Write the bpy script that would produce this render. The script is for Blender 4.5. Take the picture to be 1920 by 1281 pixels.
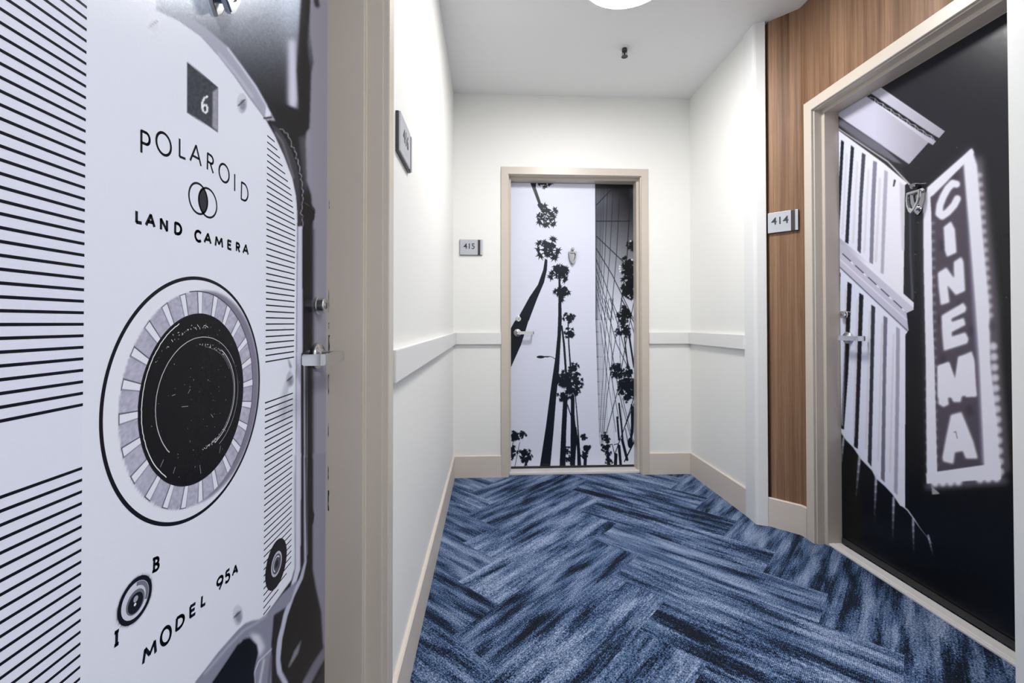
import bpy, bmesh, math, random
import numpy as np
from mathutils import Vector, Matrix
random.seed(7)
for o in list(bpy.data.objects): bpy.data.objects.remove(o)
S = bpy.context.scene
COL = S.collection

# ------------------------------------------------------------------ camera
CX, CH = 0.24036, 1.0366            # camera stands here, looking down the corridor
FPX = 839.95; YAW = -0.05117; PITCH = 0.01116; ROLL = -0.0005; SY = -44.2
def _axes():
    F = np.array([-math.sin(YAW)*math.cos(PITCH), math.cos(YAW)*math.cos(PITCH), math.sin(PITCH)])
    R = np.cross(F, [0, 0, 1]); R /= np.linalg.norm(R); U = np.cross(R, F)
    return F, R*math.cos(ROLL)+U*math.sin(ROLL), -R*math.sin(ROLL)+U*math.cos(ROLL)
AF, AR, AU = _axes()
cd = bpy.data.cameras.new('camera'); cam = bpy.data.objects.new('camera', cd); COL.objects.link(cam)
cd.sensor_width = 36; cd.lens = FPX/1920*36; cd.shift_y = SY/1920; cd.clip_start = 0.02
m = Matrix(((AR[0], AU[0], -AF[0]), (AR[1], AU[1], -AF[1]), (AR[2], AU[2], -AF[2]))).to_4x4()
m.translation = (CX, 0, CH); cam.matrix_world = m
S.camera = cam

# ------------------------------------------------------------------ world, exposure, lights
w = bpy.data.worlds.new('world'); S.world = w; w.use_nodes = True
w.node_tree.nodes['Background'].inputs[0].default_value = (0.9, 0.95, 1, 1)
w.node_tree.nodes['Background'].inputs[1].default_value = 0.3
S.view_settings.view_transform = 'Standard'; S.view_settings.look = 'None'
S.view_settings.gamma = 1; S.view_settings.use_curve_mapping = False
S.view_settings.exposure = 0.0
LAMP = 73.0                         # brightness of every ceiling lamp's diffuser
LAMPS = [(0.845, 1.905), (1.28, -0.42), (-2.1, -1.05), (3.4, -1.05)]  # second moved to brighten the left door; last two are added fill lamps

H = 2.5927; YE = 3.03; XR = 1.631; XN = 1.775
XD416, XD414, YD415 = -0.12, 1.882, 3.137

# ------------------------------------------------------------------ helpers
def tag(o, label=None, cat=None, group=None, kind=None):
    if label: o['label'] = label
    if cat: o['category'] = cat
    if group: o['group'] = group
    if kind: o['kind'] = kind
    return o
def obj(name, bm, mat, parent=None, smooth=False):
    me = bpy.data.meshes.new(name)
    bmesh.ops.recalc_face_normals(bm, faces=bm.faces)
    bm.to_mesh(me); bm.free()
    for mt in (mat if isinstance(mat, (list, tuple)) else [mat]): me.materials.append(mt)
    if smooth:
        for p in me.polygons: p.use_smooth = True
    o = bpy.data.objects.new(name, me); COL.objects.link(o)
    if parent: o.parent = parent
    return o
def empty(name, loc):
    o = bpy.data.objects.new(name, None); COL.objects.link(o); o.location = loc; o.empty_display_size = .05
    return o
def box(bm, x0, x1, y0, y1, z0, z1, bev=0):
    vs = [bm.verts.new((x, y, z)) for z in (z0, z1) for y in (y0, y1) for x in (x0, x1)]
    fs = [bm.faces.new([vs[i] for i in f]) for f in ((0,2,3,1),(4,5,7,6),(0,1,5,4),(2,6,7,3),(0,4,6,2),(1,3,7,5))]
    if bev:
        es = {e for f in fs for e in f.edges}
        bmesh.ops.bevel(bm, geom=list(es), offset=bev, segments=2, affect='EDGES', profile=.6)
def prism(bm, pts, z0, z1):
    a = [bm.verts.new((x, y, z0)) for x, y in pts]; b = [bm.verts.new((x, y, z1)) for x, y in pts]
    n = len(pts); bm.faces.new(a[::-1]); bm.faces.new(b)
    for i in range(n): bm.faces.new((a[i], a[(i+1) % n], b[(i+1) % n], b[i]))
def lathe(bm, prof, mat=None, seg=40):
    """prof: (radius, height) list, revolved around local z, then moved by mat"""
    rings = []
    for r, h in prof:
        if r < 1e-6: rings.append([bm.verts.new((0, 0, h))])
        else: rings.append([bm.verts.new((r*math.cos(2*math.pi*i/seg), r*math.sin(2*math.pi*i/seg), h)) for i in range(seg)])
    vs = [v for r in rings for v in r]
    for a, b in zip(rings, rings[1:]):
        for i in range(seg):
            j = (i+1) % seg
            if len(a) == 1 and len(b) == 1: continue
            if len(a) == 1: bm.faces.new((a[0], b[i], b[j]))
            elif len(b) == 1: bm.faces.new((a[i], b[0], a[j]))
            else: bm.faces.new((a[i], b[i], b[j], a[j]))
    if mat is not None: bmesh.ops.transform(bm, matrix=mat, verts=vs)
def extr(bm, pts, h, mat, bev=0):
    """closed outline in local xy, extruded along local z by h"""
    a = [bm.verts.new((x, y, 0)) for x, y in pts]; b = [bm.verts.new((x, y, h)) for x, y in pts]
    n = len(pts); fs = [bm.faces.new(a[::-1]), bm.faces.new(b)]
    for i in range(n): fs.append(bm.faces.new((a[i], a[(i+1) % n], b[(i+1) % n], b[i])))
    vs = a+b
    if bev:
        r = bmesh.ops.bevel(bm, geom=list(fs[1].edges), offset=bev, segments=2, affect='EDGES', profile=.6)
        vs = list({v for v in a+b if v.is_valid} | set(r['verts']))
    bmesh.ops.transform(bm, matrix=mat, verts=vs)

# ------------------------------------------------------------------ materials
def newmat(name):
    m = bpy.data.materials.new(name); m.use_nodes = True
    return m, m.node_tree, m.node_tree.nodes['Principled BSDF']
def N(nt, typ, **kw):
    n = nt.nodes.new(typ)
    for k, v in kw.items():
        if k.startswith('i_'): n.inputs[int(k[2:])].default_value = v
        else: setattr(n, k, v)
    return n
def srgb(c):
    return tuple(((x/255+.055)/1.055)**2.4 if x > 10 else x/255/12.92 for x in c)
def plain(name, rgb, rough=.5, metal=0, bump=0, bscale=80, spec=.5, coat=0, var=0):
    m, nt, p = newmat(name)
    p.inputs['Base Color'].default_value = (*rgb, 1); p.inputs['Roughness'].default_value = rough
    p.inputs['Metallic'].default_value = metal; p.inputs['Specular IOR Level'].default_value = spec
    p.inputs['Coat Weight'].default_value = coat
    tc = N(nt, 'ShaderNodeTexCoord')
    if bump:
        no = N(nt, 'ShaderNodeTexNoise'); no.inputs['Scale'].default_value = bscale; no.inputs['Detail'].default_value = 3
        nt.links.new(tc.outputs['Object'], no.inputs['Vector'])
        b = N(nt, 'ShaderNodeBump'); b.inputs['Strength'].default_value = bump; b.inputs['Distance'].default_value = .002
        nt.links.new(no.outputs['Fac'], b.inputs['Height']); nt.links.new(b.outputs[0], p.inputs['Normal'])
    if var:
        no = N(nt, 'ShaderNodeTexNoise'); no.inputs['Scale'].default_value = 3; no.inputs['Detail'].default_value = 5
        nt.links.new(tc.outputs['Object'], no.inputs['Vector'])
        mx = N(nt, 'ShaderNodeMix', data_type='RGBA')
        mx.inputs[6].default_value = (*[c*(1-var) for c in rgb], 1); mx.inputs[7].default_value = (*[min(1, c*(1+var)) for c in rgb], 1)
        nt.links.new(no.outputs['Fac'], mx.inputs[0]); nt.links.new(mx.outputs[2], p.inputs['Base Color'])
    return m
M_wall = plain('wall_paint', (.86, .86, .835), .55, bump=.12, bscale=140, var=.015)
M_pil = plain('white_trim_paint', (.80, .81, .81), .45, bump=.06, bscale=120)
M_ceil = plain('ceiling_paint', (.88, .88, .88), .8, bump=.1, bscale=90)
M_rail = plain('rail_paint', (.78, .78, .77), .4, bump=.05, bscale=60)
M_frame = plain('beige_frame_paint', (.60, .535, .465), .33, bump=.12, bscale=50, var=.03)
M_base = plain('beige_base', (.67, .60, .535), .5, bump=.05, bscale=60, var=.03)
M_chrome = plain('satin_chrome', (.72, .73, .74), .16, metal=1)
M_knock = plain('polished_nickel', (.50, .51, .53), .12, metal=1)
M_steel = plain('brushed_steel', (.62, .61, .60), .28, metal=1, bump=.05, bscale=200)
M_dark = plain('dark_metal', (.06, .06, .065), .35, metal=.7)
M_plate = plain('sign_silver', (.50, .52, .57), .38, metal=.35)
M_signdark = plain('sign_dark_strip', (.045, .043, .045), .35)
M_ink = plain('sign_ink', (.03, .035, .045), .5)
M_marble = plain('marble_threshold', (.72, .70, .70), .35, var=.12, bump=.03)
M_gap = plain('door_sweep_rubber', (.02, .02, .022), .6)
M_edge = plain('door_edge_paint', (.45, .42, .38), .5)
M_wear = plain('bare_primer', (.03, .03, .035), .7)
M_wear2 = plain('chipped_paint', (.75, .72, .62), .6)

def mat_lamp():
    m, nt, p = newmat('lit_diffuser')
    p.inputs['Base Color'].default_value = (.9, .9, .9, 1)
    p.inputs['Emission Color'].default_value = (1, .985, .965, 1); p.inputs['Emission Strength'].default_value = LAMP
    return m
M_lamp = mat_lamp()

def mat_wood():
    m, nt, p = newmat('walnut_panel')
    L = nt.links.new
    tc = N(nt, 'ShaderNodeTexCoord')
    sx = N(nt, 'ShaderNodeSeparateXYZ'); L(tc.outputs['Object'], sx.inputs[0])
    ad = N(nt, 'ShaderNodeMath', operation='SUBTRACT'); L(sx.outputs[0], ad.inputs[0]); L(sx.outputs[1], ad.inputs[1])
    def coord(a, b):
        q = N(nt, 'ShaderNodeMath', operation='MULTIPLY', i_1=a); L(ad.outputs[0], q.inputs[0])
        r = N(nt, 'ShaderNodeMath', operation='MULTIPLY', i_1=b); L(sx.outputs[2], r.inputs[0])
        c = N(nt, 'ShaderNodeCombineXYZ'); L(q.outputs[0], c.inputs[0]); L(r.outputs[0], c.inputs[2]); return c
    def noise(c, detail, dist=0, rough=.55):
        n = N(nt, 'ShaderNodeTexNoise'); n.inputs['Scale'].default_value = 1; n.inputs['Detail'].default_value = detail
        n.inputs['Distortion'].default_value = dist; n.inputs['Roughness'].default_value = rough
        L(c.outputs[0], n.inputs['Vector']); return n
    n1 = noise(coord(14, .5), 3, .6); n2 = noise(coord(60, .8), 4, .9, .6); n3 = noise(coord(420, 7), 2)
    s = N(nt, 'ShaderNodeMath', operation='MULTIPLY', i_1=.42); L(n1.outputs[0], s.inputs[0])
    t = N(nt, 'ShaderNodeMath', operation='MULTIPLY_ADD', i_1=.38); L(n2.outputs[0], t.inputs[0]); L(s.outputs[0], t.inputs[2])
    u = N(nt, 'ShaderNodeMath', operation='MULTIPLY_ADD', i_1=.20); L(n3.outputs[0], u.inputs[0]); L(t.outputs[0], u.inputs[2])
    cr = N(nt, 'ShaderNodeValToRGB'); L(u.outputs[0], cr.inputs[0])
    e = cr.color_ramp.elements
    e[0].position = .34; e[0].color = (.088, .044, .023, 1); e[1].position = .66; e[1].color = (.40, .235, .140, 1)
    x = cr.color_ramp.elements.new(.47); x.color = (.200, .108, .060, 1)
    x = cr.color_ramp.elements.new(.55); x.color = (.270, .158, .096, 1)
    L(cr.outputs[0], p.inputs['Base Color']); p.inputs['Roughness'].default_value = .5; p.inputs['Specular IOR Level'].default_value = .25
    b = N(nt, 'ShaderNodeBump'); b.inputs['Strength'].default_value = .12; b.inputs['Distance'].default_value = .001
    L(n3.outputs[0], b.inputs['Height']); L(b.outputs[0], p.inputs['Normal'])
    return m
M_wood = mat_wood()

def mat_carpet():
    m, nt, p = newmat('herringbone_carpet')
    L = nt.links.new
    tc = N(nt, 'ShaderNodeTexCoord'); sx = N(nt, 'ShaderNodeSeparateXYZ'); L(tc.outputs['Object'], sx.inputs[0])
    def mth(op, a, b=None, c=None):
        n = N(nt, 'ShaderNodeMath', operation=op)
        for i, v in enumerate((a, b, c)):
            if v is None: continue
            if isinstance(v, (int, float)): n.inputs[i].default_value = v
            else: L(v, n.inputs[i])
        return n.outputs[0]
    q = .3150
    a = mth('DIVIDE', mth('SUBTRACT', mth('ADD', sx.outputs[0], sx.outputs[1]), 2.563), q)
    b = mth('DIVIDE', mth('SUBTRACT', mth('SUBTRACT', sx.outputs[1], sx.outputs[0]), .755), q)
    i = mth('FLOOR', a); j = mth('FLOOR', b)
    d = mth('ADD', mth('SUBTRACT', i, j), 4)
    dm = mth('FLOORED_MODULO', d, 8) if False else mth('SUBTRACT', d, mth('MULTIPLY', mth('FLOOR', mth('DIVIDE', d, 8)), 8))
    isA = mth('LESS_THAN', dm, 3.5)
    nB = mth('SUBTRACT', 1, isA)
    col = mth('FLOOR', mth('DIVIDE', d, 8))
    along = mth('ADD', mth('MULTIPLY', a, isA), mth('MULTIPLY', b, nB))
    across = mth('ADD', mth('MULTIPLY', b, isA), mth('MULTIPLY', a, nB))
    pid = mth('ADD', mth('ADD', mth('MULTIPLY', j, isA), mth('MULTIPLY', mth('ADD', i, 57), nB)), mth('MULTIPLY', col, 13.37))
    rnd = N(nt, 'ShaderNodeTexWhiteNoise', noise_dimensions='1D'); L(pid, rnd.inputs['W'])
    off = mth('MULTIPLY', rnd.outputs['Value'], 40)
    def noise(fa, fc, det, dist=0, rough=.6, o=0.):
        c = N(nt, 'ShaderNodeCombineXYZ')
        L(mth('MULTIPLY', along, fa), c.inputs[0]); L(mth('MULTIPLY', across, fc), c.inputs[1]); L(mth('ADD', off, o), c.inputs[2])
        n = N(nt, 'ShaderNodeTexNoise'); n.inputs['Scale'].default_value = 1; n.inputs['Detail'].default_value = det
        n.inputs['Roughness'].default_value = rough; n.inputs['Distortion'].default_value = dist
        L(c.outputs[0], n.inputs['Vector']); return n.outputs[0]
    jn = N(nt, 'ShaderNodeTexNoise'); jn.inputs['Scale'].default_value = 1; jn.inputs['Detail'].default_value = 2
    jc = N(nt, 'ShaderNodeCombineXYZ'); L(mth('MULTIPLY', along, 44), jc.inputs[0]); L(mth('MULTIPLY', across, 44), jc.inputs[1]); L(off, jc.inputs[2])
    L(jc.outputs[0], jn.inputs['Vector']); js = N(nt, 'ShaderNodeSeparateColor'); L(jn.outputs['Color'], js.inputs[0])
    along0, across0 = along, across
    along = mth('ADD', along, mth('MULTIPLY', mth('SUBTRACT', js.outputs[0], .5), .9))
    across = mth('ADD', across, mth('MULTIPLY', mth('SUBTRACT', js.outputs[1], .5), .07))
    n1 = noise(.75, 4.6, 2, .1, .5)                 # broad dark / light streaks
    n2 = noise(2.6, 22, 5, .1, .7, 9.)              # ragged thin streaks
    n3 = noise(8, 14, 5, 0, .8, 21.)               # blotches with ragged ends
    n5 = noise(1.3, 34, 3, 0, .6, 51.)              # fine long threads
    along, across = along0, across0; n4 = noise(44, 50, 2, 0, .7, 33.)               # single tufts
    v = mth('ADD', mth('MULTIPLY', n1, .50), mth('MULTIPLY', n2, .26))
    v = mth('ADD', v, mth('MULTIPLY', n3, .22))
    v = mth('ADD', v, mth('MULTIPLY', n5, .10))
    v = mth('ADD', v, mth('MULTIPLY', mth('SUBTRACT', n4, .5), .30)); v = mth('ADD', v, .10)
    v = mth('ADD', v, mth('MULTIPLY', mth('SUBTRACT', rnd.outputs['Value'], .5), .05))
    along, across = along0, across0
    # knit rows running along the plank, a little slanted stitch in every row
    row = mth('MULTIPLY', across, 52)
    rw = mth('PINGPONG', row, 1)
    st = mth('SINE', mth('ADD', mth('MULTIPLY', along, 290), mth('MULTIPLY', rw, 3.0)))
    kn = mth('ADD', mth('MULTIPLY', st, .5), mth('MULTIPLY', rw, .7))
    v = mth('ADD', v, mth('MULTIPLY', mth('SUBTRACT', kn, .35), .035))
    cr = N(nt, 'ShaderNodeValToRGB'); L(v, cr.inputs[0])
    e = cr.color_ramp.elements
    e[0].position = .56; e[0].color = (.009, .013, .024, 1); e[1].position = .755; e[1].color = (.30, .38, .56, 1)
    for pos, c in ((.588, (.013, .024, .054)), (.602, (.030, .064, .150)), (.630, (.050, .102, .220)), (.650, (.104, .165, .300)), (.690, (.150, .210, .350))):
        x = e.new(pos); x.color = (*c, 1)
    # threads catch more or less dye: fine light-dark grain
    g1 = mth('MULTIPLY_ADD', st, .30, mth('MULTIPLY_ADD', n4, 3.4, -.70))
    g2 = mth('MAXIMUM', mth('MINIMUM', g1, 1.75), .35)
    mx = N(nt, 'ShaderNodeMix', data_type='RGBA', blend_type='MULTIPLY'); mx.inputs[0].default_value = .85
    cc = N(nt, 'ShaderNodeCombineXYZ')
    for q_ in range(3): L(g2, cc.inputs[q_])
    L(cr.outputs[0], mx.inputs[6]); L(cc.outputs[0], mx.inputs[7]); L(mx.outputs[2], p.inputs['Base Color'])
    p.inputs['Roughness'].default_value = .95; p.inputs['Specular IOR Level'].default_value = .15
    # seams between the planks
    fa = mth('SUBTRACT', across, mth('FLOOR', across)); seam = mth('LESS_THAN', mth('MINIMUM', fa, mth('SUBTRACT', 1, fa)), .006)
    hgt = mth('SUBTRACT', mth('ADD', kn, mth('MULTIPLY', n4, 1.2)), mth('MULTIPLY', seam, 1.0))
    bp = N(nt, 'ShaderNodeBump'); bp.inputs['Strength'].default_value = .7; bp.inputs['Distance'].default_value = .0022
    L(hgt, bp.inputs['Height']); L(bp.outputs[0], p.inputs['Normal'])
    return m
M_carpet = mat_carpet()

def mat_print(name, rough, bump, bscale, spec):
    m, nt, p = newmat(name); L = nt.links.new
    at = N(nt, 'ShaderNodeAttribute', attribute_name='print'); L(at.outputs['Color'], p.inputs['Base Color'])
    p.inputs['Roughness'].default_value = rough; p.inputs['Specular IOR Level'].default_value = spec
    tc = N(nt, 'ShaderNodeTexCoord'); no = N(nt, 'ShaderNodeTexNoise'); no.inputs['Scale'].default_value = bscale; no.inputs['Detail'].default_value = 2
    L(tc.outputs['Object'], no.inputs['Vector'])
    b = N(nt, 'ShaderNodeBump'); b.inputs['Strength'].default_value = bump; b.inputs['Distance'].default_value = .001
    L(no.outputs[0], b.inputs['Height']); L(b.outputs[0], p.inputs['Normal'])
    return m
M_p416 = mat_print('vinyl_print_camera', .22, .10, 260, .08)
M_p415 = mat_print('vinyl_print_palms', .28, .05, 60, .25)
M_p414 = mat_print('vinyl_print_cinema', .25, .16, 45, .32)

# ------------------------------------------------------------------ the corridor shell
def st(name, bm, mat, label=None, parent=None):
    return tag(obj(name, bm, mat, parent), label, None, None, 'structure')
bm = bmesh.new(); box(bm, -3.2, 4.7, -2.1, 3.4, -.1, 0)
st('floor', bm, M_carpet, 'blue herringbone carpet with dark and pale streaks')
bm = bmesh.new(); box(bm, -3.2, 4.7, -2.1, 3.4, H, H+.1)
st('ceiling', bm, M_ceil, 'white plaster ceiling over the corridor')
bm = bmesh.new()
box(bm, -.17, 0, -.2, .05, 0, H); box(bm, -.17, 0, 1.06, YE, 0, H); box(bm, -.17, 0, .05, 1.06, 2.075, H)
box(bm, -3.1, -.17, -.36, -.2, 0, H)
st('wall_left', bm, M_wall, 'white wall on the left, past the camera-print door')
bm = bmesh.new()
box(bm, -.17, .345, YE, YE+.2, 0, H); box(bm, 1.31, 1.95, YE, YE+.2, 0, H); box(bm, .345, 1.31, YE, YE+.2, 2.07, H)
st('wall_end', bm, M_wall, 'white wall at the end of the corridor around the palm door')
bm = bmesh.new()
box(bm, XR, 1.95, 2.30, YE, 0, H)
st('wall_right', bm, M_wall, 'white wall on the right with the short chair rail')
bm = bmesh.new()
prism(bm, [(1.619, 2.352), (1.612, 2.256), (1.6145, 2.246), (1.622, 2.240), (1.660, 2.224), (1.6635, 2.226), (1.6635, 2.30), (1.70, 2.352)], 0, H)
st('trim_1', bm, M_pil, 'white corner post beside the wood panelling')
bm = bmesh.new()
wp = [(1.6815, 2.2255), (1.765, 2.135), (1.7705, 2.1275), (1.7738, 2.119), (XN, 2.109), (XN, 2.062), (1.95, 2.062), (1.95, 2.30), (1.6815, 2.30)]
prism(bm, wp, 0, H)
box(bm, XN, 1.95, 1.09, 2.062, 2.072, H); box(bm, 1.66, 1.6815, 2.285, 2.30, 0, H)
st('wall_niche', bm, M_wood, 'walnut panelled wall around the cinema door')
bm = bmesh.new()
box(bm, 1.555, 1.95, -.2, 1.064, 0, H); box(bm, 1.555, 4.6, -.36, -.2, 0, H)
st('wall_right_near', bm, M_pil, 'white wall end at the right edge of the view')
bm = bmesh.new()
box(bm, -3.1, 4.6, -2.06, -1.9, 0, H); box(bm, -3.2, -3.1, -2.06, -.2, 0, H); box(bm, 4.6, 4.7, -2.06, -.2, 0, H)
st('wall_back', bm, M_wall, 'white wall of the cross corridor behind')

# chair rails
RT, RB = .9725, .8925
def rail(name, x0, x1, y0, y1, label):
    bm = bmesh.new(); box(bm, x0, x1, y0, y1, RB, RT, .003)
    return st(name, bm, M_rail, label)
rail('trim_2', 0, .02, 1.083, YE, 'white chair rail along the left wall')
rail('trim_3', .02, .3215, YE-.02, YE, 'short white chair rail left of the palm door')
rail('trim_4', 1.335, XR-.02, YE-.02, YE, 'short white chair rail right of the palm door')
rail('trim_5', XR-.02, XR, 2.352, YE, 'white chair rail along the right wall')
# baseboards
BT = .1457; T = .012
def base(name, pts, label):
    bm = bmesh.new()
    n = len(pts); prof = [(0, 0), (T, 0), (T, BT-.004), (T-.004, BT), (0, BT)]
    rings = []
    for k, (x, y) in enumerate(pts):
        dirs = []
        if k > 0: dirs.append(Vector((x-pts[k-1][0], y-pts[k-1][1])).normalized())
        if k < n-1: dirs.append(Vector((pts[k+1][0]-x, pts[k+1][1]-y)).normalized())
        t = sum(dirs, Vector((0, 0))).normalized(); nr = Vector((-t.y, t.x)); sc = 1/max(.3, nr.dot(Vector((-dirs[0].y, dirs[0].x))))
        rings.append([bm.verts.new((x+nr.x*u*sc, y+nr.y*u*sc, z)) for u, z in prof])
    for a, b in zip(rings, rings[1:]):
        for i in range(5): bm.faces.new((a[i], b[i], b[(i+1) % 5], a[(i+1) % 5]))
    bm.faces.new(rings[0]); bm.faces.new(rings[-1][::-1])
    return st(name, bm, M_base, label)
base('baseboard_left', [(0, YE), (0, 1.083)][::1], 'beige baseboard along the left wall')
base('baseboard_end', [(.3215, YE), (0.012, YE)], 'beige baseboard left of the palm door')
base('baseboard_end_right', [(XR-.012, YE), (1.335, YE)], 'beige baseboard right of the palm door')
base('baseboard_right', [(XR, 2.352), (XR, YE)], 'beige baseboard along the right wall')
base('baseboard_niche', [(XN, 2.088), (XN, 2.109), (1.7738, 2.119), (1.7705, 2.1275), (1.765, 2.135), (1.671, 2.236)], 'beige baseboard under the walnut panelling')

# ------------------------------------------------------------------ door frames
def frame(name, O, A, Nn, W, Ht, label):
    """O: foot of the opening edge, A: along the wall, Nn: into the wall"""
    O, A, Nn, Z = Vector(O), Vector(A), Vector(Nn), Vector((0, 0, 1))
    prof = [(-.05, 0), (-.05, -.011), (-.048, -.013), (-.002, -.013), (0, -.011), (0, 0), (.004, .0015), (.004, .036), (.006, .038),
            (.0165, .038), (.0185, .040), (.0185, .165), (-.03, .165), (-.03, 0)]
    bm = bmesh.new(); rings = []
    for (s, z, ss, sz) in ((0, 0, 1, 0), (0, Ht, 1, -1), (W, Ht, -1, -1), (W, 0, -1, 0)):
        rings.append([bm.verts.new(O + A*(s+ss*v) + Z*(z+sz*v) + Nn*u) for v, u in prof])
    n = len(prof)
    for a, b in zip(rings, rings[1:]):
        for i in range(n): bm.faces.new((a[i], b[i], b[(i+1) % n], a[(i+1) % n]))
    bm.faces.new(rings[0]); bm.faces.new(rings[-1][::-1])
    return st(name, bm, M_frame, label)
DH = 2.045
frame('trim_6', (0, 1.031, 0), (0, -1, 0), (-1, 0, 0), .951, DH, 'beige steel frame of the camera-print door')
frame('trim_7', (.3715, YE, 0), (1, 0, 0), (0, 1, 0), .9135, DH, 'beige steel frame of the palm door')
frame('trim_8', (XN, 2.036, 0), (0, -1, 0), (1, 0, 0), .914, DH, 'beige steel frame of the cinema door')
# paint chips along the edge of the near frame
bm = bmesh.new()
for z, hh, ww in ((1.085, .05, .0025), (1.03, .014, .0035), (.985, .05, .0045), (.90, .045, .003), (.80, .03, .003), (.705, .030, .0035), (.645, .045, .005), (1.30, .02, .002)):
    y = 1.0125-.0003
    pts = []
    for k in range(7): pts.append((XD416+.0052+random.uniform(.1, .7)*ww, z-hh/2+hh*k/6))
    vs = [bm.verts.new((XD416+.0052, y, z-hh/2))]+[bm.verts.new((a, y, b)) for a, b in pts]+[bm.verts.new((XD416+.0052, y, z+hh/2))]
    bm.faces.new(vs)
chips = st('trim_9', bm, M_wear, 'dark paint chips along the latch edge of the near frame'); chips.location.y = -.0002
# thresholds
bm = bmesh.new(); box(bm, 1.818, 1.879, 1.123, 2.034, 0, .010, .003); box(bm, 1.834, 1.845, 1.13, 2.03, .004, .0115, .001)
st('trim_10', bm, M_marble, 'pale stone threshold under the cinema door')
bm = bmesh.new(); box(bm, .378, 1.279, YE+.02, YE+.125, 0, .018, .004)
st('trim_11', bm, M_marble, 'pale threshold under the palm door')
bm = bmesh.new(); box(bm, XD416-.02, -.02, .085, 1.026, 0, .010, .003)
st('trim_12', bm, M_marble, 'pale threshold under the camera-print door')
# floor under the leaves is dark gap: sweep strips are built with each door

# ================================================================== printed murals
def proj(P):
    d = P-np.array([CX, 0, CH]); z = d@AF
    return 960+FPX*(d@AR)/z, 640.5+SY-FPX*(d@AU)/z
class Plane:
    """printed face: s runs along the wall, z up"""
    def __init__(s, axis, c, front): s.axis, s.c, s.front = axis, c, front
    def P(s, a, z, off=0.):
        a = np.asarray(a, float); z = np.asarray(z, float)
        c = np.full(a.shape, s.c+s.front*off)
        return np.stack([c, a, z], -1) if s.axis == 'x' else np.stack([a, c, z], -1)
    def px(s, a, z): return proj(s.P(a, z))
    def un(s, u, v):
        u = np.asarray(u, float); v = np.asarray(v, float)
        d = AF*FPX + AR*(u[..., None]-960) - AU*(v[..., None]-640.5-SY)
        k = 0 if s.axis == 'x' else 1
        t = (s.c-[CX, 0, CH][k])/d[..., k]
        P = np.array([CX, 0, CH])+d*t[..., None]
        return P[..., 1-k], P[..., 2]
def lin(c):
    c = np.asarray(c, float)/255
    return np.where(c > .04045, ((c+.055)/1.055)**2.4, c/12.92)
def gauss(a, s):
    r = int(3*s)+1
    k = np.exp(-.5*(np.arange(-r, r+1)/s)**2); k /= k.sum()
    for ax in (0, 1):
        o = np.zeros_like(a); n = a.shape[ax]
        pad = [(0, 0)]*a.ndim; pad[ax] = (r, r); b = np.pad(a, pad, mode='edge')
        for i, w_ in enumerate(k):
            sl = [slice(None)]*a.ndim; sl[ax] = slice(i, i+n); o += w_*b[tuple(sl)]
        a = o
    return a
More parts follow.
